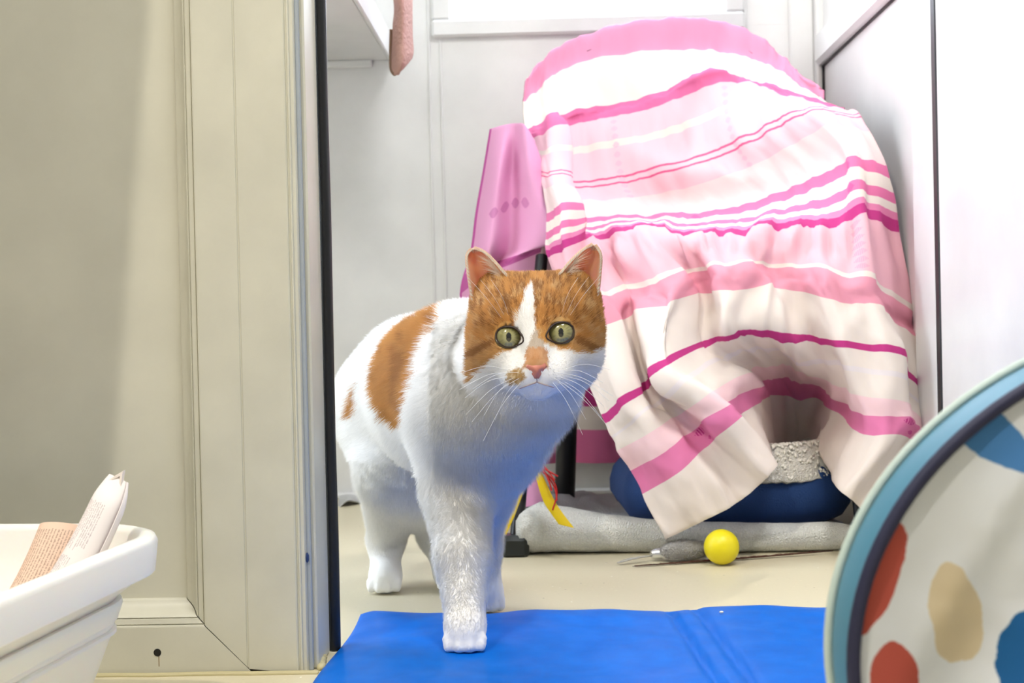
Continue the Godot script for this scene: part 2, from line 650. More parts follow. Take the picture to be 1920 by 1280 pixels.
func build_back_wall() -> void:
	var z := -2.3
	var w := struct("wall_back")
	slab("panel_below_window", Vector3(-0.8, 0, z - 0.06), Vector3(0.55, 0.80, z), M.white, w)
	slab("panel_beside_window", Vector3(-0.8, 0.80, z - 0.06), Vector3(-0.18, 2.3, z), M.white, w)
	slab("panel_beside_window", Vector3(0.345, 0.80, z - 0.06), Vector3(0.55, 2.3, z), M.white, w)
	slab("panel_above_window", Vector3(-0.18, 1.75, z - 0.06), Vector3(0.345, 2.3, z), M.white, w)
	# joint cover strips of the wall cladding
	for x in [-0.192, -0.172, 0.352]:
		slab("joint_strip", Vector3(x - 0.0022, 0, z - 0.002), Vector3(x + 0.0022, 0.79 if x > -0.18 and x < 0.3 else 2.3, z + 0.003), M.white, w, 0.001)
	slab("corner_post", Vector3(0.425, 0, z - 0.002), Vector3(0.466, 2.3, z + 0.012), M.white, w, 0.003)
	var flap := MB.new()
	flap.sheet(net([[Vector3(-0.3628, 0.0092, -2.285), Vector3(-0.3453, 0.0107, -2.285), Vector3(-0.3297, 0.0067, -2.285), Vector3(-0.3133, -0.0009, -2.285)], [Vector3(-0.3578, 0.0039, -2.24), Vector3(-0.3398, 0.0139, -2.23), Vector3(-0.3269, 0.0106, -2.24), Vector3(-0.31, -0.0032, -2.26)], [Vector3(-0.3535, -0.0042, -2.2), Vector3(-0.3371, 0.0105, -2.2), Vector3(-0.3241, 0.0059, -2.22), Vector3(-0.3087, -0.0046, -2.25)]], 5, 5), 0.002)
	part("loose_vinyl_flap", flap.mesh(), plain(Color(0.72, 0.72, 0.72), 0.6), w, false, "grey vinyl edge curling off the wall")
	slab("floor_cove", Vector3(-0.74, 0, z - 0.001), Vector3(0.466, 0.012, z + 0.010), M.white, w, 0.004)
	var win := struct("window_1")
	var frame_mat: StandardMaterial3D = M.white
	slab("sill", Vector3(-0.186, 0.792, z - 0.05), Vector3(0.350, 0.822, z + 0.012), frame_mat, win, 0.004)
	slab("frame_side", Vector3(-0.186, 0.822, z - 0.05), Vector3(-0.152, 1.75, z + 0.008), frame_mat, win, 0.004)
	slab("frame_side", Vector3(0.316, 0.822, z - 0.05), Vector3(0.350, 1.75, z + 0.008), frame_mat, win, 0.004)
	slab("frame_head", Vector3(-0.186, 1.72, z - 0.05), Vector3(0.350, 1.75, z + 0.008), frame_mat, win, 0.004)
	var glass := plain(Color(0.95, 0.98, 1.0, 0.06), 0.05)
	glass.transparency = BaseMaterial3D.TRANSPARENCY_ALPHA
	slab("pane", Vector3(-0.152, 0.822, z - 0.03), Vector3(0.316, 1.72, z - 0.026), glass, win)
	# shelf on the left with a throw hanging over its end
	var sh := thing("wall_shelf", "white wall shelf fixed high in the back left corner of the pen", "shelf", Vector3(-0.5, 0.757, -2.05))
	slab("board", Vector3(-0.74, 0.757, -2.298), Vector3(-0.262, 0.775, -1.7), M.white, sh, 0.002)
	slab("edge_lip", Vector3(-0.2615, 0.755, -2.298), Vector3(-0.2555, 0.80, -1.7), M.white, sh, 0.0015)
	slab("bracket", Vector3(-0.60, 0.744, -2.298), Vector3(-0.29, 0.757, -2.288), M.white, sh, 0.002)
	var th := thing("throw_blanket", "dusty pink fleece throw hanging over the shelf end", "blanket", Vector3(-0.2054, 0.7615, -2))
	var fold := plain(Color(0.72, 0.56, 0.52), 0.95)
	relief(fold, noise_tex(0.05, Color.BLACK, Color.WHITE, 256, FastNoiseLite.TYPE_SIMPLEX, 3, 8), 0.25)
	triplanar(fold, 8.0)
	var hang := [
		[Vector3(-0.2436, 0.908, -1.98), Vector3(-0.2215, 0.895, -1.94), Vector3(-0.2044, 0.9038, -1.97), Vector3(-0.1915, 0.9312, -2.06)],
		[Vector3(-0.2232, 0.8014, -2.03), Vector3(-0.2111, 0.7899, -1.985), Vector3(-0.2012, 0.7908, -1.99), Vector3(-0.1951, 0.8081, -2.06)],
		[Vector3(-0.2254, 0.7551, -2.04), Vector3(-0.213, 0.7418, -2), Vector3(-0.2022, 0.7364, -1.995), Vector3(-0.1964, 0.7506, -2.06)],
		[Vector3(-0.2291, 0.7165, -2.05), Vector3(-0.2165, 0.6963, -2), Vector3(-0.2034, 0.694, -1.99), Vector3(-0.1945, 0.7197, -2.05)],
		[Vector3(-0.2286, 0.6884, -2.04), Vector3(-0.2205, 0.6752, -2.01), Vector3(-0.2064, 0.6817, -2), Vector3(-0.1962, 0.7054, -2.04)]]
	var tb := MB.new()
	tb.sheet(net(hang, 8, 8), 0.006)
	part("hanging_fold", tb.mesh(), fold, th)
	var hem := MB.new()
	hem.tube(curve([Vector3(-0.2277, 0.7522, -2.045), Vector3(-0.2305, 0.7176, -2.055), Vector3(-0.2291, 0.691, -2.045), Vector3(-0.221, 0.6777, -2.015)], 6), [0.003], 8)
	part("hem", hem.mesh(), plain(Color(0.50, 0.38, 0.31), 0.9), th, false, "brown bound edge")
	var lay := MB.new()
	lay.box(Vector3(-0.33, 0.815, -1.98), Vector3(0.13, 0.05, 0.16), 0.016)
	part("folded_end", lay.mesh(30), plain(Color(0.86, 0.85, 0.83), 0.9), th)

func build_right_wall() -> void:
	var x := 0.466
	var w := struct("wall_right")
	# lower panel, upper panel and their frame; the rail between them is proud of both
	slab("lower_panel", Vector3(x + 0.012, 0, -2.36), Vector3(x + 0.06, 0.75, -1.63), M.white, w)
	slab("upper_panel", Vector3(x + 0.012, 0.75, -2.36), Vector3(x + 0.06, 2.3, -1.63), M.white, w)
	slab("middle_rail", Vector3(x - 0.004, 0.722, -2.27), Vector3(x + 0.02, 0.775, -1.66), M.white, w, 0.006)
	slab("back_upright", Vector3(x, 0, -2.3), Vector3(x + 0.02, 2.3, -2.268), M.white, w, 0.003)
	slab("front_upright", Vector3(x, 0, -1.70), Vector3(x + 0.05, 2.3, -1.606), M.white, w, 0.004)
	slab("rail_gasket", Vector3(x + 0.008, 0.7195, -2.268), Vector3(x + 0.014, 0.7225, -1.70), M.seal, w, 0.001)
	slab("panel_gasket", Vector3(x + 0.008, 0.0, -2.2685), Vector3(x + 0.014, 0.7225, -2.2635), M.seal, w, 0.001)
	slab("seal_strip", Vector3(x - 0.001, 0, -1.606), Vector3(x + 0.05, 2.3, -1.588), M.seal, w, 0.002)
	slab("near_panel", Vector3(x, 0, -1.588), Vector3(x + 0.05, 2.3, -1.13), M.white, w, 0.002)

# ------------------------------------------------------------------ armchair under a striped blanket
func oval_motif(im: Image, x: int, y: int, w: int, h: int, k: Color, gap := 4) -> void:
	# woven lens shape made of short vertical threads
	for i in range(-w, w + 1):
		if posmod(i, gap) >= gap / 2 + 1:
			continue
		var reach := int(h * (1.0 - pow(absf(i) / float(w), 2.0)))
		im.fill_rect(Rect2i(x + i, y - reach, 1, reach * 2 + 1), k)

func blanket_print() -> ImageTexture:
	var wide := 1024
	var tall := 2048
	var rows := 14.0
	var im := Image.create(wide, tall, false, Image.FORMAT_RGB8)
	var cream := Color8(233, 221, 212)
	var pale := Color8(240, 198, 208)
	var soft := Color8(236, 182, 194)
	var pink := Color8(224, 116, 164)
	var rose := Color8(228, 152, 172)
	var magenta := Color8(190, 52, 128)
	im.fill(cream)
	for s in [[0.0, 0.22, pink], [0.34, 0.5, magenta], [0.5, 1.9, pale], [1.9, 3.0, Color8(228, 146, 180)], [4.0, 5.0, Color8(220, 108, 158)], [5.0, 6.4, pale], [5.42, 5.52, cream], [6.4, 7.0, Color8(241, 214, 214)],
			[5.93, 5.965, Color8(222, 96, 142)], [6.04, 6.075, Color8(222, 96, 142)], [7.0, 7.2, pink], [7.42, 7.58, pink], [7.70, 7.80, Color8(226, 132, 174)], [7.80, 7.96, magenta], [7.96, 8.86, soft], [8.98, 10.0, rose],
			[10.93, 11.07, magenta], [11.42, 11.52, Color8(230, 220, 220)], [12.0, 12.5, Color8(242, 206, 211)], [12.5, 13.0, Color8(224, 124, 170)]]:
		var a := int(s[0] / rows * tall)
		var b := int(s[1] / rows * tall)
		im.fill_rect(Rect2i(0, a, wide, maxi(b - a, 2)), s[2])
	var per := tall / rows
	# bead columns crossing the upper field, lens motifs on the bands
	for u in [0.33, 0.63]:
		for k in 11:
			oval_motif(im, int(u * wide), int((5.12 + k * 0.125) * per), 9, 6, Color8(238, 180, 200), 3)
	for k in 7:
		oval_motif(im, int(0.865 * wide), int((8.05 + k * 0.12) * per), 13, 7, Color8(232, 158, 182), 3)
	for u in [0.44, 0.86]:
		oval_motif(im, int(u * wide), int(7.12 * per), 11, 10, Color8(205, 85, 150), 3)
		oval_motif(im, int(u * wide), int(7.5 * per), 13, 9, Color8(205, 85, 150), 3)
	for u in [0.215, 0.905]:
		oval_motif(im, int(u * wide), int(12.62 * per), 14, 15, magenta, 5)
		oval_motif(im, int((u + 0.012) * wide), int(12.88 * per), 8, 7, magenta, 4)
	return ImageTexture.create_from_image(im)

const FOLDS := [[1.0, 8.3, 1.7, 14.0, 0.55, 0.013], [1.9, 8.7, 3.5, 13.6, 0.5, 0.015], [3.2, 8.1, 4.5, 12.6, 0.5, 0.012], [4.6, 8.2, 5.0, 10.6, 0.35, 0.008], [5.4, 8.5, 6.9, 11.8, 0.6, 0.013], [7.6, 7.9, 7.9, 11.4, 0.4, 0.010], [8.8, 6.6, 9.0, 12.5, 0.35, 0.010], [1.2, 3.6, 1.5, 8.2, 0.45, 0.016], [2.6, 8.0, 2.2, 8.9, 0.18, 0.008], [3.7, 7.9, 4.1, 9.0, 0.2, 0.009], [5.0, 7.9, 4.8, 8.8, 0.16, 0.008], [6.3, 8.0, 6.0, 9.2, 0.2, 0.009], [5.6, 3.8, 8.6, 6.2, 0.8, 0.008], [3.0, 5.3, 6.5, 6.8, 0.9, 0.007]]

func build_chair_and_blanket() -> void:
	var behind := []
	var crest := [Vector3(-0.0229, 0.6714, -2.14), Vector3(0.0007, 0.7046, -2.17), Vector3(0.0406, 0.7353, -2.19), Vector3(0.0938, 0.756, -2.2), Vector3(0.1597, 0.7691, -2.2), Vector3(0.2297, 0.7733, -2.2), Vector3(0.2949, 0.7645, -2.2), Vector3(0.3495, 0.74, -2.19), Vector3(0.3843, 0.703, -2.17), Vector3(0.4, 0.6651, -2.12), Vector3(0.4188, 0.6291, -2.05)]
	for y in [0.06, 0.42]:
		var row := []
		for k in 11:
			var q: Vector3 = crest[k]
			row.append(Vector3(q.x * 0.96 - 0.01, y, -2.255 + 0.014 * sin(k * 2.4)))
		behind.append(row)
	var rows := behind + [crest,
		[Vector3(-0.028, 0.6443, -2.1), Vector3(-0.0024, 0.6716, -2.13), Vector3(0.0351, 0.7042, -2.15), Vector3(0.0872, 0.7219, -2.16), Vector3(0.1562, 0.7303, -2.16), Vector3(0.2249, 0.7336, -2.16), Vector3(0.289, 0.7276, -2.16), Vector3(0.3428, 0.713, -2.15), Vector3(0.377, 0.6859, -2.12), Vector3(0.4003, 0.6519, -2.07), Vector3(0.4219, 0.6173, -2)],
		[Vector3(-0.0253, 0.5921, -2.02), Vector3(0.0112, 0.6024, -2.02), Vector3(0.0434, 0.6258, -2.08), Vector3(0.0963, 0.6377, -2.11), Vector3(0.1552, 0.6471, -2.11), Vector3(0.2133, 0.6647, -2.1), Vector3(0.2603, 0.6783, -2.06), Vector3(0.3161, 0.6718, -2.09), Vector3(0.3584, 0.6518, -2.05), Vector3(0.4006, 0.6184, -1.98), Vector3(0.4276, 0.5937, -1.92)],
		[Vector3(-0.0166, 0.5699, -1.99), Vector3(0.0167, 0.5758, -1.96), Vector3(0.0493, 0.6042, -2.07), Vector3(0.0949, 0.6144, -2.09), Vector3(0.1534, 0.6246, -2.09), Vector3(0.2109, 0.6405, -2.08), Vector3(0.2598, 0.6526, -2.04), Vector3(0.3153, 0.6531, -2.06), Vector3(0.3586, 0.6367, -2.02), Vector3(0.3998, 0.6079, -1.95), Vector3(0.4298, 0.5874, -1.9)],
		[Vector3(-0.0063, 0.5116, -1.92), Vector3(0.019, 0.4988, -1.86), Vector3(0.0489, 0.5035, -2), Vector3(0.1023, 0.5094, -2.03), Vector3(0.1631, 0.5177, -2.03), Vector3(0.2177, 0.53, -2.01), Vector3(0.2699, 0.5471, -1.98), Vector3(0.3109, 0.5623, -1.94), Vector3(0.35, 0.5759, -1.9), Vector3(0.3885, 0.5849, -1.86), Vector3(0.4326, 0.5694, -1.83)],
		[Vector3(0.0045, 0.4453, -1.82), Vector3(0.0256, 0.4509, -1.76), Vector3(0.0617, 0.4518, -1.93), Vector3(0.1289, 0.4512, -1.96), Vector3(0.1963, 0.4551, -1.97), Vector3(0.2563, 0.4566, -1.95), Vector3(0.3119, 0.4669, -1.91), Vector3(0.3556, 0.4809, -1.86), Vector3(0.3894, 0.4963, -1.81), Vector3(0.4173, 0.5041, -1.77), Vector3(0.4557, 0.4944, -1.79)],
		[Vector3(0.0044, 0.3803, -1.77), Vector3(0.0305, 0.3875, -1.71), Vector3(0.0693, 0.4069, -1.79), Vector3(0.121, 0.4149, -1.74), Vector3(0.1699, 0.4057, -1.725), Vector3(0.2204, 0.4011, -1.735), Vector3(0.2732, 0.4071, -1.72), Vector3(0.3306, 0.4095, -1.735), Vector3(0.3698, 0.4048, -1.72), Vector3(0.4122, 0.4188, -1.72), Vector3(0.4712, 0.4018, -1.77)],
		[Vector3(0.0198, 0.3267, -1.73), Vector3(0.058, 0.3208, -1.68), Vector3(0.1077, 0.3328, -1.72), Vector3(0.1438, 0.3423, -1.66), Vector3(0.1881, 0.3548, -1.7), Vector3(0.2233, 0.3583, -1.66), Vector3(0.2676, 0.3613, -1.69), Vector3(0.321, 0.3574, -1.69), Vector3(0.3596, 0.3468, -1.665), Vector3(0.4104, 0.3328, -1.675), Vector3(0.4832, 0.296, -1.76)],
		[Vector3(0.0344, 0.2836, -1.71), Vector3(0.0699, 0.287, -1.66), Vector3(0.1129, 0.3037, -1.705), Vector3(0.1476, 0.3166, -1.635), Vector3(0.1931, 0.3287, -1.69), Vector3(0.2265, 0.33, -1.64), Vector3(0.2721, 0.3327, -1.68), Vector3(0.3186, 0.3283, -1.68), Vector3(0.3616, 0.3134, -1.65), Vector3(0.4127, 0.3045, -1.66), Vector3(0.4854, 0.2639, -1.75)],
		[Vector3(0.0713, 0.1734, -1.67), Vector3(0.096, 0.1978, -1.63), Vector3(0.1224, 0.2149, -1.675), Vector3(0.1435, 0.2457, -1.605), Vector3(0.1895, 0.2617, -1.67), Vector3(0.2254, 0.2731, -1.64), Vector3(0.2711, 0.2793, -1.66), Vector3(0.3241, 0.2687, -1.68), Vector3(0.3694, 0.2609, -1.64), Vector3(0.4274, 0.2453, -1.64), Vector3(0.4914, 0.187, -1.73)],
		[Vector3(0.0886, 0.1366, -1.66), Vector3(0.122, 0.1594, -1.615), Vector3(0.1584, 0.1754, -1.655), Vector3(0.188, 0.204, -1.6), Vector3(0.2318, 0.2195, -1.67), Vector3(0.2763, 0.2311, -1.74), Vector3(0.3214, 0.2289, -1.78), Vector3(0.3566, 0.2146, -1.73), Vector3(0.3755, 0.1997, -1.635), Vector3(0.4301, 0.1884, -1.63), Vector3(0.4891, 0.1528, -1.71)],
		[Vector3(0.1145, 0.0815, -1.65), Vector3(0.1492, 0.1072, -1.615), Vector3(0.1889, 0.1374, -1.63), Vector3(0.2126, 0.1652, -1.6), Vector3(0.2504, 0.1799, -1.68), Vector3(0.3005, 0.1904, -1.82), Vector3(0.3499, 0.1841, -1.88), Vector3(0.3754, 0.177, -1.8), Vector3(0.3803, 0.1523, -1.64), Vector3(0.4267, 0.1504, -1.62), Vector3(0.4876, 0.1198, -1.7)],
		[Vector3(0.1397, 0.0273, -1.635), Vector3(0.1797, 0.0506, -1.61), Vector3(0.2283, 0.0741, -1.62), Vector3(0.2662, 0.1105, -1.6), Vector3(0.2842, 0.1166, -1.69), Vector3(0.3133, 0.1128, -1.84), Vector3(0.3595, 0.0999, -1.92), Vector3(0.3598, 0.121, -1.82), Vector3(0.3467, 0.0916, -1.64), Vector3(0.3702, 0.0689, -1.62), Vector3(0.4198, 0.0241, -1.67)]]
	var sheet := net(rows, 8, 10)
	# creases: fine crumpling all over, bunching along the seat's lip
	var nz := FastNoiseLite.new()
	nz.seed = 5
	nz.frequency = 1.0
	nz.fractal_octaves = 3
	var nr := sheet.size()
	var nc: int = sheet[0].size()
	var dish := []
	var out := []
	for r in nr:
		out.append([])
		if r >= 18 and r <= 62 and r % 2 == 0:
			dish.append([])
		for k in nc:
			var du: Vector3 = sheet[r][mini(k + 1, nc - 1)] - sheet[r][maxi(k - 1, 0)]
			var dv: Vector3 = sheet[mini(r + 1, nr - 1)][k] - sheet[maxi(r - 1, 0)][k]
			var n := dv.cross(du).normalized()
			var row := r / 8.0
			var u := k / 10.0
			var amp := 0.0035
			amp += 0.008 * exp(-pow((row - 8.25) / 0.35, 2.0))
			if row > 9.0:
				amp += 0.0025
			if row < 2.2:
				amp = 0.001
			var push := amp * nz.get_noise_2d(u * 1.6 + row * 0.25, row * 0.55) * 1.6
			push += 0.0035 * exp(-pow((row - 8.3) / 0.4, 2.0)) * sin(u * 9.0 + row * 1.3)
			# long folds: [column, row] to [column, row], width in columns, height
			for f in FOLDS:
				if row < f[1] - 0.6 or row > f[3] + 0.6:
					continue
				var along := clampf((row - f[1]) / (f[3] - f[1]), 0.0, 1.0)
				var away: float = (u - lerpf(f[0], f[2], along)) / f[4]
				var ends := smoothstep(f[1] - 0.6, f[1] + 0.8, row) * smoothstep(f[3] + 0.6, f[3] - 0.6, row)
				push += f[5] * ends * (exp(-away * away * (4.0 if away > 0.0 else 1.0)) - 0.35 * exp(-pow(away - 1.3, 2.0) * 2.0))
			out[r].append(sheet[r][k] + n * push)
			if r >= 18 and r <= 62 and r % 2 == 0 and k >= 24 and k <= nc - 20 and k % 2 == 0:
				dish[dish.size() - 1].append(sheet[r][k] - n * 0.040)
	var cloth := plain(Color.WHITE, 0.92)
	cloth.albedo_texture = blanket_print()
	cloth.texture_repeat = false
	cloth.backlight_enabled = true
	cloth.backlight = Color(0.42, 0.40, 0.40)
	var base := Vector3(0.2261, -0.0299, -1.85)
	base.y = 0.0
	var bl := thing("blanket", "pink and cream striped cotton blanket draped over the armchair", "blanket", base)
	var b := MB.new()
	b.sheet(out, 0.0022)
	part("drape", b.mesh(), cloth, bl)
	# the other end of the cloth, hanging off the left arm
	var corner := [
		[Vector3(-0.0794, 0.5919, -2.02), Vector3(-0.0564, 0.5917, -1.98), Vector3(-0.0377, 0.5905, -1.96), Vector3(-0.025, 0.5848, -1.94), Vector3(-0.0115, 0.5614, -1.93)],
		[Vector3(-0.0904, 0.5269, -2), Vector3(-0.0629, 0.523, -1.92), Vector3(-0.0437, 0.5267, -1.955), Vector3(-0.0212, 0.5225, -1.9), Vector3(0.0057, 0.5025, -1.91)],
		[Vector3(-0.102, 0.4615, -1.98), Vector3(-0.072, 0.454, -1.9), Vector3(-0.0459, 0.4675, -1.93), Vector3(-0.0208, 0.461, -1.89), Vector3(0.0073, 0.4404, -1.85)],
		[Vector3(-0.1104, 0.4063, -1.98), Vector3(-0.0804, 0.4004, -1.89), Vector3(-0.0509, 0.403, -1.92), Vector3(-0.0234, 0.4042, -1.875), Vector3(0.0036, 0.4057, -1.86)],
		[Vector3(-0.1286, 0.3292, -1.99), Vector3(-0.1027, 0.3453, -1.93), Vector3(-0.0837, 0.3609, -1.945), Vector3(-0.0511, 0.3699, -1.9), Vector3(-0.0073, 0.3867, -1.89)],
		[Vector3(-0.1015, 0.2071, -2), Vector3(-0.0842, 0.208, -1.97), Vector3(-0.0605, 0.2075, -1.97), Vector3(-0.0403, 0.2118, -1.95), Vector3(-0.0207, 0.2138, -1.95)],
		[Vector3(-0.0641, 0.0312, -1.96), Vector3(-0.0519, 0.0306, -1.945), Vector3(-0.0364, 0.0287, -1.945), Vector3(-0.023, 0.0329, -1.935), Vector3(-0.0081, 0.0389, -1.935)]]
	var im := Image.create(512, 1024, false, Image.FORMAT_RGB8)
	im.fill(Color8(231, 163, 204))
	for k in 4:
		oval_motif(im, 130 + k * 75, 340 - k * 4, 30, 22, Color8(194, 112, 168), 5)
	im.fill_rect(Rect2i(0, 600, 512, 60), Color8(196, 92, 160))
	for k in 3:
		oval_motif(im, 290 + k * 75, 628, 30, 22, Color8(170, 70, 135), 5)
	im.fill_rect(Rect2i(0, 0, 26, 1024), Color8(202, 80, 165))
	var second := plain(Color.WHITE, 0.92)
	second.albedo_texture = ImageTexture.create_from_image(im)
	second.backlight_enabled = true
	second.backlight = Color(0.42, 0.40, 0.40)
	second.texture_repeat = false
	var hb := MB.new()
	hb.sheet(net(corner, 8, 8), 0.0022)
	part("hanging_end", hb.mesh(), second, bl, false, "pink end of the blanket hanging off the left arm")

	# folding armchair: black tube legs, round hoop, fabric dish
	var ch := thing("folding_armchair", "black tube folding armchair hidden under the striped blanket", "chair", base + Vector3(0, 0, 0.02))
	var ds := MB.new()
	ds.sheet(dish, 0.008)
	part("seat_dish", ds.mesh(), plain(Color(0.12, 0.13, 0.2), 0.9), ch)
	var mid := Vector3(0.2, 0.50, -1.95)
	var hoop := []
	for k in range(1, 10):
		hoop.append(rows[2][k])
	for r in [4, 6, 7]:
		hoop.append(rows[r][10])
	for k in range(9, 0, -1):
		hoop.append(rows[8][k])
	for r in [7, 6, 4]:
		hoop.append(rows[r][1] + Vector3(0.03, -0.06, -0.13))
	var ring := []
	for p in hoop:
		ring.append(mid + (p - mid) * 0.85 + Vector3(0, -0.03, -0.004))
	ring.append(ring[0])
	var hm := MB.new()
	hm.tube(curve(ring, 4), [0.009], 8)
	part("hoop", hm.mesh(), M.black_tube, ch)
	for s in [[Vector3(-0.0459, 0.008, -1.7), Vector3(-0.0042, 0.3895, -1.86)], [Vector3(0.022, 0.0051, -2.1), Vector3(0.0328, 0.2179, -2.07)], [Vector3(0.40, 0.011, -1.72), Vector3(0.385, 0.40, -1.80)], [Vector3(0.36, 0.011, -2.12), Vector3(0.33, 0.45, -2.12)]]:
		var lg := MB.new()
		var wide: float = 0.0085 if s[0].z > -1.9 else 0.016
		var top: Vector3 = s[1]
		if s[0].z < -1.9:
			top = s[0] + (s[1] - s[0]) * 1.15
		lg.tube([s[0], s[0].lerp(top, 0.5), top], [wide], 12)
		var leg := part("leg", lg.mesh(40), M.black_tube, ch)
		var ft := MB.new()
		ft.box(s[0] + Vector3(0, 0.004, 0), Vector3(0.036, 0.03, 0.036), 0.006)
		part("foot_cap", ft.mesh(30), plain(Color(0.10, 0.12, 0.12), 0.35), leg, false, "dark plastic foot")

# ------------------------------------------------------------------ things on the pen floor
func build_floor_things() -> void:
	build_mat()
	build_towel_and_bed()
	build_toys()

func build_mat() -> void:
	var t := thing("cooling_mat", "shiny blue vinyl cooling mat on the floor under the front paw", "mat", Vector3(0.1, 0, -1.1))
	var nx := 130
	var nz := 70
	var n := FastNoiseLite.new()
	n.seed = 9
	n.frequency = 1.0
	n.fractal_octaves = 2
	var top := []
	for j in nz + 1:
		var row := []
		for i in nx + 1:
			var u := float(i) / nx
			var w := float(j) / nz
			var back := -1.345 - 0.004 * sin(u * 21.0) - 0.003 * sin(u * 47.0 + 1.0) - 0.004 * u + 0.005 * exp(-pow((u - 0.52) / 0.02, 2.0))
			var x := lerpf(-0.195 + 0.003 * sin(w * 9.0), 0.42, u)
			var z := lerpf(back, -0.86, w)
			var edge := minf(minf(u, 1.0 - u) * 0.615, minf(w, 1.0 - w) * 0.485)
			var h := 0.0028 + 0.0068 * (1.0 - exp(-edge / 0.016))
			h += 0.0022 * n.get_noise_2d(u * 4.5, w * 3.0) * clampf(edge / 0.02, 0, 1)
			h += 0.0022 * sin(u * 21.0 + 1.4) * exp(-w / 0.10) * clampf(edge / 0.01, 0, 1)
			# welded double seam running towards the camera
			var sx := x - (0.128 + 0.022 * w)
			h -= 0.0062 * exp(-pow((sx + 0.013) / 0.0035, 2.0)) + 0.0056 * exp(-pow((sx - 0.014) / 0.0042, 2.0))
			h = maxf(h, 0.0022)
			row.append(Vector3(x, h, z))
		top.append(row)
	var m := plain(Color(0.03, 0.41, 0.80), 0.34)
	m.metallic_specular = 0.16
	var scuff := noise_tex(0.012, Color(0.30, 0.30, 0.30), Color(0.46, 0.46, 0.46), 512, FastNoiseLite.TYPE_SIMPLEX_SMOOTH, 5, 12)
	m.roughness = 1.0
	m.roughness_texture = scuff
	m.albedo_texture = noise_tex(0.02, Color(0.88, 0.90, 0.93), Color(1, 1, 1), 512, FastNoiseLite.TYPE_SIMPLEX_SMOOTH, 5, 14)
	triplanar(m, 2.5)
	var b := MB.new()
	var flat := []
	b.sheet(top, 0.0018)
	part("sheet", b.mesh(), m, t)
	var crumb := thing("litter_crumb", "tiny white crumb lying on the blue mat", "crumb", Vector3(0.1631, 0.0023, -1.29))
	crumb.position.y = 0.0115
	var cb := MB.new()
	cb.ball(Vector3.ZERO, Vector3(0.0022, 0.0012, 0.0014), 8, 6)
	part("grain", cb.mesh(), plain(Color(0.9, 0.88, 0.82), 0.8), crumb, true)

func terry(c: Color, sd: int) -> StandardMaterial3D:
	var m := plain(c, 1.0)
	m.albedo_texture = noise_tex(0.06, Color(0.90, 0.90, 0.90), Color(1, 1, 1), 512, FastNoiseLite.TYPE_SIMPLEX, 3, sd)
	relief(m, noise_tex(0.11, Color.BLACK, Color.WHITE, 512, FastNoiseLite.TYPE_SIMPLEX, 2, sd + 1), 0.35)
	triplanar(m, 7.0)
	m.rim_enabled = true
	m.rim = 0.4
	return m

func squircle(q: Vector2) -> float:
	# how much further a rounded square reaches than a circle in this direction
	var l := q.length()
	if l < 1e-4:
		return 1.0
	return 1.0 / pow(pow(absf(q.x) / l, 3.0) + pow(absf(q.y) / l, 3.0), 1.0 / 3.0)

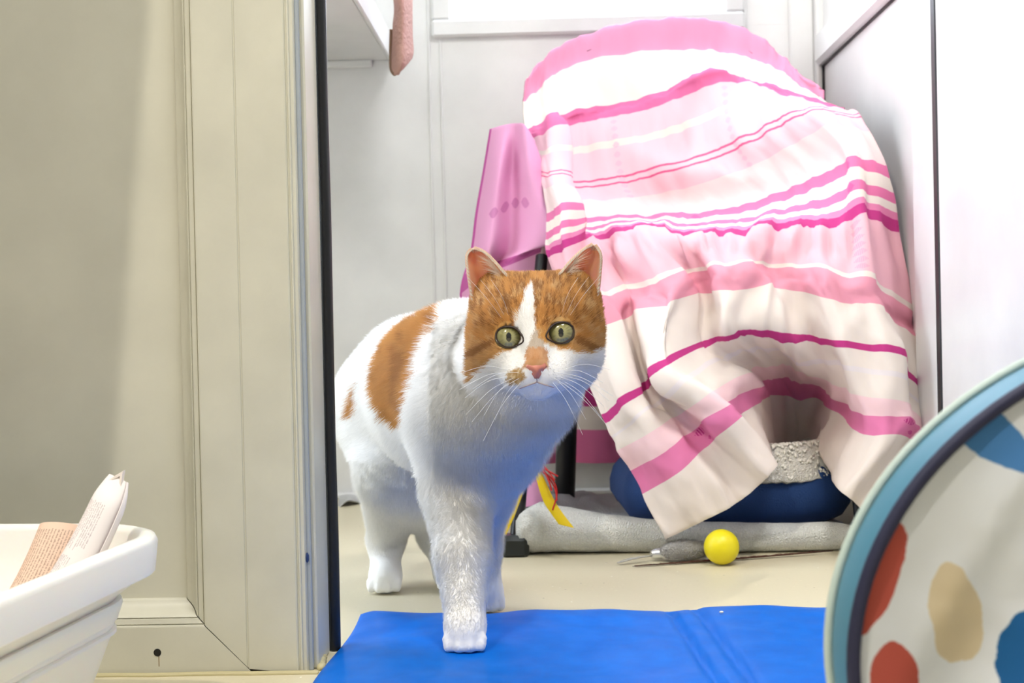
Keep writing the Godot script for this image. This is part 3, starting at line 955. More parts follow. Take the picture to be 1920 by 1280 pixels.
func build_towel_and_bed() -> void:
	var n := FastNoiseLite.new()
	n.seed = 3
	n.frequency = 1.0
	var tw := thing("towel", "grey terry towel folded on the floor under the armchair", "towel", Vector3(0.16, 0, -1.8))
	# rolled front fold
	var spine := [Vector3(-0.0396, 0.0309, -1.715), Vector3(-0.0122, 0.0282, -1.72), Vector3(0.046, 0.0211, -1.715), Vector3(0.114, 0.0145, -1.71), Vector3(0.1946, 0.0113, -1.7), Vector3(0.2816, 0.0119, -1.695), Vector3(0.3532, 0.0125, -1.7), Vector3(0.3858, 0.0104, -1.71)]
	var radii := [0.026, 0.0325, 0.0265, 0.0215, 0.019, 0.018, 0.018, 0.014]
	var pts := curve(spine, 8)
	var rings := []
	for i in pts.size():
		var f := i / 8.0
		var a := int(f)
		var r: float = lerpf(radii[mini(a, 7)], radii[mini(a + 1, 7)], f - a)
		var ring := []
		for k in 28:
			var t := TAU * k / 28
			var rr := r * (1.0 + 0.10 * n.get_noise_3d(i * 0.16, cos(t) * 1.2, sin(t) * 1.2))
			var c: Vector3 = pts[i]
			ring.append(Vector3(c.x, maxf(r * 1.0 + sin(t) * rr, 0.0008), c.z + cos(t) * rr * 1.15))
		rings.append(ring)
	# round the left end
	var first: Array = rings[0]
	var mid := Vector3.ZERO
	for p in first:
		mid += p / first.size()
	var small := []
	for p in first:
		small.append(mid + (p - mid) * 0.72 + Vector3(-0.005, 0, 0))
	rings.push_front(small)
	var b := MB.new()
	b.loft(rings)
	part("rolled_fold", b.mesh(), terry(Color(0.94, 0.945, 0.92), 21), tw)
	# the flat of it behind
	var flat := []
	for j in 26:
		var row := []
		for i in 60:
			var u := i / 59.0
			var w := j / 25.0
			var h := 0.012 + (0.004 + 0.008 * smoothstep(0.45, 0.2, u)) * n.get_noise_2d(u * 7.0, w * 5.0) + (0.02 * smoothstep(0.5, 0.0, u)) * (1.0 - w)
			row.append(Vector3(lerpf(-0.045, 0.40, u), maxf(h, 0.006), lerpf(-2.16, -1.72, w) + 0.012 * sin(u * 8.0) * (1.0 - w)))
		flat.append(row)
	var fb := MB.new()
	fb.sheet(flat, 0.006)
	part("flat_layer", fb.mesh(), terry(Color(0.86, 0.85, 0.86), 25), tw)

	# padded bed
	var bed := thing("pet_bed", "dark blue pet bed with white fleece lining on the grey towel", "pet bed", Vector3(0.245, 0.02, -1.90))
	var c := Vector3(0.248, 0.0, -1.895)
	var side := []
	for s in [[0.024, 0.132, 0.148], [0.032, 0.144, 0.160], [0.048, 0.152, 0.168], [0.066, 0.154, 0.170], [0.084, 0.150, 0.166], [0.097, 0.140, 0.156], [0.102, 0.124, 0.14], [0.098, 0.108, 0.124], [0.085, 0.098, 0.114], [0.06, 0.094, 0.11], [0.045, 0.09, 0.105]]:
		var loop := rounded_loop(c + Vector3(0, s[0], 0), s[1], s[2], 0.085, 0.06, 12)
		for k in loop.size():
			var d: Vector3 = loop[k] - c
			var ang := atan2(d.z, d.x)
			loop[k].y += 0.004 * sin(ang * 5.0) * clampf((s[0] - 0.03) / 0.05, 0, 1) + 0.012 * clampf((s[0] - 0.05) / 0.05, 0, 1) * maxf(0.0, cos(ang - 0.9))
			loop[k] += Vector3(d.x, 0, d.z).normalized() * 0.004 * n.get_noise_2d(ang * 4.0, s[0] * 20.0)
		side.append(loop)
	var sb := MB.new()
	sb.loft(side)
	var navy := plain(Color(0.055, 0.205, 0.41), 0.85)
	relief(navy, noise_tex(0.15, Color.BLACK, Color.WHITE, 256, FastNoiseLite.TYPE_SIMPLEX, 2, 31), 0.06)
	triplanar(navy, 9.0)
	part("bolster", sb.mesh(), navy, bed, false, "dark blue padded side")
	# seam on the front of the bolster
	var sm := MB.new()
	var seam := []
	for k in 10:
		var t := k / 9.0
		seam.append(Vector3(0.172 + 0.002 * sin(t * 3.0), lerpf(0.03, 0.10, t), -1.895 + 0.1655 + 0.008 * sin(t * PI)))
	sm.tube(seam, [0.0012], 6)
	part("seam", sm.mesh(), plain(Color(0.04, 0.13, 0.30), 0.9), bed)
	# fleece: a quilt of soft curls over the lining, spilling over the rim
	var fl := MB.new()
	var lining := []
	for j in 46:
		var row := []
		for i in 46:
			var u := i / 45.0 * 2.0 - 1.0
			var w := j / 45.0 * 2.0 - 1.0
			var k := maxf(absf(u), absf(w))
			var len := maxf(sqrt(u * u + w * w), 1e-5)
			var q := Vector2(u, w) * (k / len) if k > 0.0 else Vector2.ZERO
			var r := q.length()
			var h := 0.085 + 0.036 * smoothstep(0.40, 0.82, r) - 0.046 * pow(smoothstep(0.84, 1.0, r), 1.5)
			h += 0.014 * maxf(0.0, q.x * 0.6 + q.y * 0.6) * r
			h += 0.006 * n.get_noise_2d(q.x * 9.0, q.y * 9.0) + 0.0025 * n.get_noise_2d(q.x * 32.0, q.y * 32.0)
			var wide := squircle(q) * (1.0 - 0.11 * smoothstep(0.15, 0.7, -q.x))
			row.append(c + Vector3(q.x * 0.1585 * wide, h, q.y * 0.1745 * wide))
		lining.append(row)
	fl.sheet(lining, 0.006)
	var fleece := terry(Color(0.90, 0.89, 0.85), 35)
	var li := part("lining", fl.mesh(), fleece, bed, false, "white fleece lining")
	# curls
	var curl := MB.new()
	for q in 7000:
		var ang := rng.randf() * TAU
		var r := sqrt(rng.randf()) * 0.99
		if r < 0.3 or cos(ang) < -0.3:
			continue
		var h := 0.085 + 0.036 * smoothstep(0.40, 0.82, r) - 0.046 * pow(smoothstep(0.84, 1.0, r), 1.5) + 0.014 * maxf(0.0, (cos(ang) + sin(ang)) * 0.6) * r * r
		var p := c + Vector3(cos(ang) * r * 0.1590 * squircle(Vector2(cos(ang), sin(ang))), h + 0.001, sin(ang) * r * 0.1750 * squircle(Vector2(cos(ang), sin(ang))))
		var s := rng.randf_range(0.0012, 0.0022)
		var lean := Vector3(rng.randf_range(-1, 1), rng.randf_range(-0.3, 0.6), rng.randf_range(-1, 1)) * s
		curl.tube([p - lean, p + Vector3(0, s * 0.8, 0), p + lean], [s * 0.7, s, s * 0.5], 5)
	var ct := part("fleece_curls", curl.mesh(), plain(Color(0.90, 0.89, 0.85), 1.0), li)
	ct.set_meta("kind", "stuff")

func vane(from: Vector3, to: Vector3, wide: float, sag: Vector3, k0: Color, called: String, parent: Node3D, barbs := 60) -> void:
	# a feather: shaft with thin barbs on both sides
	var shaft := MB.new()
	var pts := curve([from, from.lerp(to, 0.5) + sag, to], 10)
	var radii := []
	for i in pts.size():
		radii.append(lerpf(0.0009, 0.0003, float(i) / (pts.size() - 1)))
	shaft.tube(pts, radii, 6)
	var f := part(called, shaft.mesh(), plain(k0.darkened(0.3), 0.5), parent)
	var bm := MB.new()
	for i in barbs:
		var t := 0.10 + 0.88 * i / barbs
		var at: Vector3 = pts[int(t * (pts.size() - 1))].lerp(pts[mini(int(t * (pts.size() - 1)) + 1, pts.size() - 1)], fposmod(t * (pts.size() - 1), 1.0))
		var d := (to - from).normalized()
		var s := d.cross(Vector3.UP).normalized()
		for sg in [-1.0, 1.0]:
			var w := wide * pow(sin(PI * clampf(t, 0.02, 0.98)), 0.6) * rng.randf_range(0.7, 1.1)
			var tip: Vector3 = at + d * w * 1.6 + s * sg * w + Vector3(0, rng.randf_range(0.0, 0.35) * w, 0)
			bm.tube([at, at.lerp(tip, 0.6) + Vector3(0, 0.0004, 0), tip], [0.0006, 0.0005, 0.0002], 4)
	part("barbs", bm.mesh(), plain(k0, 0.7), f)

func build_toys() -> void:
	var bp := Vector3(0.2049, 0.0216, -1.607)
	bp.y = 0.0216
	var ball := thing("toy_ball", "small bright yellow plastic ball in front of the grey towel", "ball", Vector3(bp.x, 0, bp.z))
	var bm := MB.new()
	bm.ball(bp, Vector3.ONE * 0.0212, 40, 24)
	var yellow := plain(Color(0.87, 0.81, 0.03), 0.38)
	relief(yellow, noise_tex(0.08, Color.BLACK, Color.WHITE, 256, FastNoiseLite.TYPE_SIMPLEX, 2, 41), 0.01)
	triplanar(yellow, 12.0)
	part("shell", bm.mesh(), yellow, ball)
	# fur mouse with a tin cap and a quill feather
	var mc := Vector3(0.1635, 0.0125, -1.635)
	mc.y = 0.0135
	var mouse := thing("fur_toy", "grey fur toy with a silver cap lying beside the yellow ball", "cat toy", Vector3(mc.x, 0, mc.z))
	var mm := MB.new()
	mm.ball(mc, Vector3(0.031, 0.0125, 0.014), 32, 18, Basis(Vector3.UP, 0.10))
	var felt := terry(Color(0.70, 0.69, 0.67), 45)
	var body := part("body", mm.mesh(), felt, mouse)
	var hair := MB.new()
	for i in 2600:
		var a := rng.randf() * TAU
		var y := rng.randf_range(-0.7, 1.0)
		var s := sqrt(1.0 - y * y)
		var d := Vector3(s * cos(a), y, s * sin(a))
		var p := mc + Basis(Vector3.UP, 0.10) * (d * Vector3(0.031, 0.0125, 0.014))
		var tip := p + (d + Vector3(0.9, 0.1, 0) + Vector3(rng.randf_range(-0.4, 0.4), rng.randf_range(-0.3, 0.3), rng.randf_range(-0.4, 0.4))).normalized() * rng.randf_range(0.002, 0.005)
		tip.y = maxf(tip.y, 0.0004)
		var side := d.cross(Vector3(0.3, 1, 0.2)).normalized() * 0.0003
		var g := rng.randf_range(0.26, 0.5)
		var k := Color(g, g * 0.98, g * 0.94)
		hair.tri(hair.vert(p - side, Vector2.ZERO, k), hair.vert(p + side, Vector2.ZERO, k), hair.vert(tip, Vector2.ZERO, k))
	var hm := plain(Color.WHITE, 0.9)
	hm.vertex_color_use_as_albedo = true
	part("pile", hair.mesh(-1, true), hm, body).set_meta("kind", "stuff")
	var cap := MB.new()
	var cp := Vector3(0.1293, 0.009, -1.64)
	cap.tube([cp + Vector3(-0.0065, -0.0005, 0.001), cp + Vector3(-0.002, 0, 0), cp + Vector3(0.006, 0.001, 0)], [0.0048, 0.0062, 0.0070], 14)
	part("cap", cap.mesh(35), plain(Color(0.86, 0.87, 0.88), 0.25, 0.9), mouse, false, "crimped silver cap")
	vane(cp + Vector3(-0.006, -0.002, 0.001), Vector3(0.0801, 0.0025, -1.615), 0.004, Vector3(0, 0.001, 0), Color(0.72, 0.71, 0.68), "tail_feather", mouse, 34)
	# long brown feather
	var fe := thing("feather", "long thin brown feather lying under the yellow ball", "feather", Vector3(0.21, 0, -1.64))
	var fa := Vector3(0.3512, -0.0026, -1.67)
	fa.y = 0.004
	var fz := Vector3(0.0971, 0.001, -1.6)
	fz.y = 0.0014
	vane(fa, fz, 0.0045, Vector3(0, -0.001, 0), Color(0.30, 0.16, 0.09), "quill", fe, 120)
	# ribbons of a teaser toy
	var rb := thing("ribbon_teaser", "yellow ribbon teaser with red strands beside the armchair leg", "cat toy", Vector3(-0.0152, 0.0334, -1.66))
	rb.position.y = 0.0
	var yel := plain(Color(0.92, 0.80, 0.04), 0.45)
	yel.backlight_enabled = true
	yel.backlight = Color(0.5, 0.45, 0.05)
	for s in [[[Vector3(-0.016, 0.1181, -1.665), Vector3(-0.0098, 0.0966, -1.66), Vector3(0.0009, 0.0704, -1.655), Vector3(0.0195, 0.0436, -1.65)], [0.0035, 0.006, 0.0085, 0.0095]],
			[[Vector3(-0.0341, 0.0906, -1.675), Vector3(-0.0424, 0.0759, -1.67), Vector3(-0.0512, 0.0574, -1.66), Vector3(-0.0607, 0.0358, -1.65)], [0.003, 0.0055, 0.0065, 0.0055]]]:
		var mid := curve(s[0], 8)
		var rows := []
		for i in mid.size():
			var f := i / 8.0
			var w: float = lerpf(s[1][mini(int(f), 3)], s[1][mini(int(f) + 1, 3)], f - int(f))
			var row := []
			for k in 5:
				var e := (k - 2) / 2.0
				row.append(mid[i] + Vector3(e * w, -e * w * 0.25, 0.0016 * (1.0 - e * e)))
			rows.append(row)
		var m := MB.new()
		m.sheet(rows, 0.0005)
		part("ribbon", m.mesh(), yel, rb)
	var red := plain(Color(0.72, 0.06, 0.05), 0.5)
	for s in [[Vector3(-0.0147, 0.1182, -1.664), Vector3(-0.0002, 0.1109, -1.655), Vector3(0.0103, 0.1048, -1.655)], [Vector3(-0.0148, 0.1142, -1.664), Vector3(0.0029, 0.1016, -1.655), Vector3(0.0085, 0.0836, -1.655), Vector3(0.0027, 0.0638, -1.65)], [Vector3(-0.0161, 0.1129, -1.664), Vector3(-0.0043, 0.1065, -1.66), Vector3(0.006, 0.0902, -1.655), Vector3(0.0083, 0.0756, -1.65)], [Vector3(-0.0133, 0.1222, -1.664), Vector3(-0.0054, 0.1158, -1.66), Vector3(0.0062, 0.1008, -1.65)], [Vector3(-0.0173, 0.1196, -1.664), Vector3(-0.0081, 0.1132, -1.66), Vector3(-0.0005, 0.098, -1.652), Vector3(0.0019, 0.0876, -1.65)]]:
		var m := MB.new()
		m.tube(curve(s, 6), [0.0011], 5)
		part("strand", m.mesh(), red, rb)

# ------------------------------------------------------------------ the cat
const HEAD := Vector3(-0.0095, 0.2848, -1.205)
const CELL := 0.003
const BLOCK := 8
var cap_a := PackedVector3Array()   # tapered limbs and trunk: from, to, radii, blend
var cap_b := PackedVector3Array()
var cap_r := PackedVector2Array()
var cap_k := PackedFloat32Array()
var carve := true
var coat_noise := FastNoiseLite.new()
var white_face := PackedVector2Array([Vector2(-0.0682, -0.0456), Vector2(-0.0569, -0.0381), Vector2(-0.0493, -0.0315), Vector2(-0.0376, -0.0221), Vector2(-0.0282, -0.015), Vector2(-0.0183, -0.0118), Vector2(-0.0183, 0.0061), Vector2(-0.0136, 0.0202), Vector2(-0.007, 0.0376), Vector2(-0.0024, 0.0456), Vector2(-0.0009, 0.0376), Vector2(-0.0005, 0.0089), Vector2(0.0033, -0.0033), Vector2(0.0118, -0.0108), Vector2(0.0211, -0.0136), Vector2(0.0334, -0.0164), Vector2(0.0446, -0.0193), Vector2(0.0658, -0.0118), Vector2(0.0728, -0.0916), Vector2(-0.0728, -0.0916)])
var nose_patch := PackedVector2Array([Vector2(-0.0099, -0.0306), Vector2(-0.0103, -0.0202), Vector2(-0.0056, -0.0094), Vector2(0.0005, 0.0061), Vector2(0.0033, 0.0118), Vector2(0.0066, -0.007), Vector2(0.0108, -0.0202), Vector2(0.0108, -0.0306)])
var lip_spot := PackedVector2Array([Vector2(-0.0263, -0.0409), Vector2(-0.0254, -0.0324), Vector2(-0.0183, -0.0291), Vector2(-0.0103, -0.0306), Vector2(-0.0108, -0.0371), Vector2(-0.0155, -0.0428), Vector2(-0.0221, -0.0437)])
var saddle := PackedVector2Array([Vector2(-0.0989, 0.3149), Vector2(-0.1237, 0.308), Vector2(-0.15, 0.2976), Vector2(-0.1679, 0.2798), Vector2(-0.1777, 0.2504), Vector2(-0.1759, 0.2252), Vector2(-0.1638, 0.2069), Vector2(-0.1479, 0.1964), Vector2(-0.1382, 0.2065), Vector2(-0.1323, 0.229), Vector2(-0.1249, 0.2511), Vector2(-0.1228, 0.2702), Vector2(-0.1128, 0.2891)])
var rump_spot := PackedVector2Array([Vector2(-0.2186, 0.1984), Vector2(-0.2141, 0.2177), Vector2(-0.2006, 0.2391), Vector2(-0.2022, 0.2204), Vector2(-0.2047, 0.2046), Vector2(-0.2109, 0.1994)])

func limb(a: Vector3, ra: float, b: Vector3, rb: float, k := 0.018) -> void:
	cap_a.append(a)
	cap_b.append(b)
	cap_r.append(Vector2(ra, rb))
	cap_k.append(k)

func field(p: Vector3, use: PackedInt32Array) -> float:
	var d := 1.0
	for i in use:
		var a := cap_a[i]
		var ab := cap_b[i] - a
		var t := clampf((p - a).dot(ab) / maxf(ab.length_squared(), 1e-9), 0.0, 1.0)
		var r := cap_r[i]
		var e := (p - a - ab * t).length() - (r.x + (r.y - r.x) * t)
		var k := cap_k[i]
		var h := maxf(k - absf(d - e), 0.0) / k
		d = minf(d, e) - h * h * k * 0.25
	if carve and p.z > HEAD.z + 0.016 and (p - HEAD).length() < 0.08:
		for e in EYE_AT:
			var hole := 0.0104 - Vector2(p.x - HEAD.x - e.x, (p.y - HEAD.y - e.y) * 1.17).length()
			d = maxf(d, minf(hole, p.z - HEAD.z - 0.016))
	return d

func all_limbs() -> PackedInt32Array:
	return PackedInt32Array(range(cap_a.size()))

func paw(at: Vector3, ahead: Vector3, w: float) -> void:
	# at: centre of the paw on its pads; ahead: where the toes point
	var d := ahead.normalized()
	var s := d.cross(Vector3.UP).normalized()
	var g := at.y - 0.013
	limb(at - d * 0.012, w * 0.84, at + d * 0.003 + Vector3(0, 0.002, 0), w * 0.92, 0.012)
	for k in 4:
		var e := (k - 1.5) / 1.5
		var reach := 0.0165 - 0.0045 * e * e
		var q := at + d * reach + s * e * w * 0.74
		q.y = g + 0.0064
		var top := q - d * 0.0035 + Vector3(0, 0.0075 if absf(e) < 0.5 else 0.0055, 0)
		limb(q, 0.0057, top, 0.0056, 0.0006)
		limb(top, 0.0060, at + s * e * w * 0.35, w * 0.5, 0.0015)

func build_cat() -> void:
	var base := Vector3(-0.10, 0, -1.33)
	var cat := thing("cat", "ginger and white cat stepping forward and looking into the camera", "cat", base)
	coat_noise.seed = 17
	coat_noise.frequency = 1.0
	coat_noise.fractal_octaves = 3
	# trunk
	limb(Vector3(-0.1734, 0.2027, -1.53), 0.066, Vector3(-0.1358, 0.2237, -1.46), 0.073, 0.03)
	limb(Vector3(-0.1358, 0.2237, -1.46), 0.073, Vector3(-0.0961, 0.2238, -1.37), 0.078, 0.03)
	limb(Vector3(-0.0961, 0.2238, -1.37), 0.078, Vector3(-0.0635, 0.2282, -1.3), 0.066, 0.03)
	limb(Vector3(-0.0805, 0.2511, -1.33), 0.060, Vector3(-0.0306, 0.2622, -1.262), 0.045, 0.03)     # withers to nape
	limb(Vector3(-0.0635, 0.2282, -1.3), 0.064, Vector3(-0.0255, 0.242, -1.235), 0.051, 0.03)    # chest to throat
	limb(Vector3(-0.0501, 0.2078, -1.25), 0.056, Vector3(-0.0484, 0.1642, -1.275), 0.030, 0.035)   # breast
	# hind legs
	limb(Vector3(-0.1803, 0.2028, -1.5), 0.056, Vector3(-0.1672, 0.1367, -1.425), 0.037, 0.03)
	limb(Vector3(-0.1672, 0.1367, -1.425), 0.037, Vector3(-0.188, 0.0516, -1.515), 0.020, 0.02)
	limb(Vector3(-0.188, 0.0516, -1.515), 0.019, Vector3(-0.1864, 0.0169, -1.485), 0.0165, 0.014)
	limb(Vector3(-0.1335, 0.1929, -1.5), 0.052, Vector3(-0.1298, 0.128, -1.435), 0.036, 0.03)
	limb(Vector3(-0.1298, 0.128, -1.435), 0.034, Vector3(-0.1319, 0.0526, -1.53), 0.019, 0.02)
	limb(Vector3(-0.1319, 0.0526, -1.53), 0.018, Vector3(-0.1144, 0.0166, -1.49), 0.0165, 0.014)
	# forelegs
	limb(Vector3(-0.0828, 0.2068, -1.275), 0.050, Vector3(-0.0884, 0.1378, -1.275), 0.0325, 0.03)
	limb(Vector3(-0.0884, 0.1378, -1.275), 0.0325, Vector3(-0.0808, 0.079, -1.215), 0.0235, 0.016)
	limb(Vector3(-0.0808, 0.079, -1.215), 0.0235, Vector3(-0.0773, 0.0323, -1.172), 0.0178, 0.012)
	limb(Vector3(-0.0453, 0.1955, -1.28), 0.040, Vector3(-0.0633, 0.1234, -1.325), 0.0245, 0.03)
	limb(Vector3(-0.0633, 0.1234, -1.325), 0.0245, Vector3(-0.071, 0.0683, -1.37), 0.019, 0.016)
	limb(Vector3(-0.071, 0.0683, -1.37), 0.019, Vector3(-0.0684, 0.0224, -1.365), 0.0165, 0.012)
	paw(Vector3(-0.0771, 0.0221, -1.165), Vector3(0.02, 0, 1), 0.0182)
	paw(Vector3(-0.0681, 0.0142, -1.365), Vector3(0.18, 0, 1), 0.0175)
	paw(Vector3(-0.1852, 0.014, -1.475), Vector3(0.0, 0, 1), 0.0185)
	paw(Vector3(-0.1119, 0.0154, -1.48), Vector3(0.25, 0, 1), 0.0175)
	# tail, laid round behind the far side
	limb(Vector3(-0.1626, 0.2262, -1.58), 0.022, Vector3(-0.132, 0.1689, -1.66), 0.017, 0.02)
	limb(Vector3(-0.132, 0.1689, -1.66), 0.017, Vector3(-0.1129, 0.0974, -1.67), 0.015, 0.01)
	limb(Vector3(-0.1129, 0.0974, -1.67), 0.015, Vector3(-0.1221, 0.0607, -1.6), 0.012, 0.01)
	# head
	var h := HEAD
	limb(h + Vector3(-0.012, 0.012, -0.012), 0.0425, h + Vector3(0.012, 0.012, -0.012), 0.0425, 0.02)
	limb(h + Vector3(-0.016, 0.004, 0.004), 0.038, h + Vector3(0.016, 0.004, 0.004), 0.038, 0.02)
	for s in [-1.0, 1.0]:
		limb(h + Vector3(s * 0.026, -0.012, -0.004), 0.030, h + Vector3(s * 0.031, -0.022, 0.004), 0.0255, 0.018)
		limb(h + Vector3(s * 0.0205, 0.012, 0.024), 0.0155, h + Vector3(s * 0.012, 0.02, 0.026), 0.0155, 0.012)  # brow
		limb(h + Vector3(s * 0.0085, -0.0375, 0.042), 0.0125, h + Vector3(s * 0.0155, -0.0375, 0.036), 0.0125, 0.006)  # whisker pads
		limb(h + Vector3(s * 0.024, -0.020, 0.022), 0.018, h + Vector3(s * 0.016, -0.030, 0.030), 0.016, 0.012)  # cheek under the eye
		limb(h + Vector3(s * 0.036, 0.040, -0.012), 0.015, h + Vector3(s * 0.044, 0.030, -0.016), 0.014, 0.014)  # root of the ear
	limb(h + Vector3(0, 0.012, 0.034), 0.0125, h + Vector3(0, -0.024, 0.050), 0.0088, 0.012)  # bridge of the nose
	limb(h + Vector3(-0.004, -0.049, 0.036), 0.0088, h + Vector3(0.004, -0.049, 0.036), 0.0088, 0.006)  # chin
	limb(h + Vector3(0, -0.030, -0.015), 0.040, h + Vector3(-0.004, -0.045, -0.03), 0.040, 0.02)

	var skin := MB.new()
	mesh_field(skin)
	for i in skin.v.size():
		skin.c[i] = coat(skin.v[i], Vector2.ZERO)
	var body_mesh := skin.mesh(-1, true)
	var coat_mat := plain(Color.WHITE, 0.9)
	coat_mat.vertex_color_use_as_albedo = true
	body_mesh.surface_set_material(0, coat_mat)
	var normals: PackedVector3Array = body_mesh.surface_get_arrays(0)[Mesh.ARRAY_NORMAL]
	# ears belong to the same mesh
	var ears := MB.new()
	var wisps := MB.new()
	ear(ears, wisps, [Vector2(-0.0526, 0.0118), Vector2(-0.0569, 0.0352), Vector2(-0.0597, 0.0564), Vector2(-0.0606, 0.0714), Vector2(-0.0559, 0.0775)], [Vector2(-0.0155, 0.0446), Vector2(-0.0249, 0.0512), Vector2(-0.0352, 0.0634), Vector2(-0.0456, 0.0738), Vector2(-0.055, 0.078)])
	ear(ears, wisps, [Vector2(0.0503, 0.0155), Vector2(0.0559, 0.0352), Vector2(0.0587, 0.0564), Vector2(0.0592, 0.07), Vector2(0.0545, 0.0785)], [Vector2(0.0136, 0.0446), Vector2(0.0226, 0.0517), Vector2(0.0329, 0.0634), Vector2(0.0437, 0.0733), Vector2(0.0536, 0.079)])
	var ear_mat := plain(Color.WHITE, 0.8)
	ear_mat.vertex_color_use_as_albedo = true
	ear_mat.backlight_enabled = true
	ear_mat.backlight = Color(0.95, 0.72, 0.60)
	var em := ears.mesh(-1, true)
	body_mesh.add_surface_from_arrays(Mesh.PRIMITIVE_TRIANGLES, em.surface_get_arrays(0))
	body_mesh.surface_set_material(1, ear_mat)
	part("body", body_mesh, null, cat)
	grow_fur(skin, normals, wisps, cat)
	face_parts(cat)

func mesh_field(out: MB) -> void:
	var lo := Vector3.INF
	var hi := -Vector3.INF
	for i in cap_a.size():
		var r := Vector3.ONE * (maxf(cap_r[i].x, cap_r[i].y) + 0.012)
		lo = lo.min(cap_a[i] - r).min(cap_b[i] - r)
		hi = hi.max(cap_a[i] + r).max(cap_b[i] + r)
	var nb := Vector3i(((hi - lo) / (CELL * BLOCK)).ceil()) + Vector3i.ONE
	var n := nb * BLOCK + Vector3i.ONE
	var sx := 1
	var sy := n.x
	var sz := n.x * n.y
	var val := PackedFloat32Array()
	val.resize(n.x * n.y * n.z)
	val.fill(1.0)
	var half := CELL * BLOCK * 0.5
	var reach := half * 1.7321 + CELL * 2.0
	var blocks := []
	for bz in nb.z:
		for by in nb.y:
			for bx in nb.x:
				var mid := lo + (Vector3(bx, by, bz) * BLOCK + Vector3.ONE * BLOCK * 0.5) * CELL
				var use := PackedInt32Array()
				for i in cap_a.size():
					var a := cap_a[i]
					var ab := cap_b[i] - a
					var t := clampf((mid - a).dot(ab) / maxf(ab.length_squared(), 1e-9), 0.0, 1.0)
					if (mid - a - ab * t).length() - maxf(cap_r[i].x, cap_r[i].y) < reach + 0.036:
						use.append(i)
				if use.is_empty():
					continue
				var m := field(mid, use)
				var fill := 0.0
				if m > reach + 0.012:
					continue
				elif m < -reach - 0.012:
					fill = -1.0
				else:
					blocks.append(Vector3i(bx, by, bz))
				for z in BLOCK + 1:
					for y in BLOCK + 1:
						for x in BLOCK + 1:
							var g := Vector3i(bx * BLOCK + x, by * BLOCK + y, bz * BLOCK + z)
							var at := g.x + g.y * sy + g.z * sz
							if fill < 0.0:
								if val[at] == 1.0:
									val[at] = -1.0
							elif val[at] == 1.0 or val[at] == -1.0:
								val[at] = field(lo + Vector3(g) * CELL, use)
	var cell_of := {}
	var corner := [Vector3i(0, 0, 0), Vector3i(1, 0, 0), Vector3i(0, 1, 0), Vector3i(1, 1, 0), Vector3i(0, 0, 1), Vector3i(1, 0, 1), Vector3i(0, 1, 1), Vector3i(1, 1, 1)]
	var edges := [[0, 1], [2, 3], [4, 5], [6, 7], [0, 2], [1, 3], [4, 6], [5, 7], [0, 4], [1, 5], [2, 6], [3, 7]]
	var off := PackedInt32Array()
	for c in corner:
		off.append(c.x + c.y * sy + c.z * sz)
	for b in blocks:
		for z in BLOCK:
			for y in BLOCK:
				for x in BLOCK:
					var g: Vector3i = b * BLOCK + Vector3i(x, y, z)
					var at := g.x + g.y * sy + g.z * sz
					var neg := 0
					for k in 8:
						if val[at + off[k]] < 0.0:
							neg += 1
					if neg == 0 or neg == 8:
						continue
					var sum := Vector3.ZERO
					var cnt := 0
					for e in edges:
						var va := val[at + off[e[0]]]
						var vb := val[at + off[e[1]]]
						if (va < 0.0) != (vb < 0.0):
							sum += Vector3(corner[e[0]]).lerp(Vector3(corner[e[1]]), va / (va - vb))
							cnt += 1
					cell_of[at] = out.vert(lo + (Vector3(g) + sum / cnt) * CELL)
	for at in cell_of:
		for ax in 3:
			var step: int = [sx, sy, sz][ax]
			var u: int = [sy, sz, sx][ax]
			var w: int = [sz, sx, sy][ax]
			var inside := val[at] < 0.0
			if inside == (val[at + step] < 0.0):
				continue
			if not (cell_of.has(at - u) and cell_of.has(at - w) and cell_of.has(at - u - w)):
				continue
			if inside:
				out.quad(cell_of[at], cell_of[at - u], cell_of[at - u - w], cell_of[at - w])
			else:
				out.quad(cell_of[at], cell_of[at - w], cell_of[at - u - w], cell_of[at - u])
	out.outward()

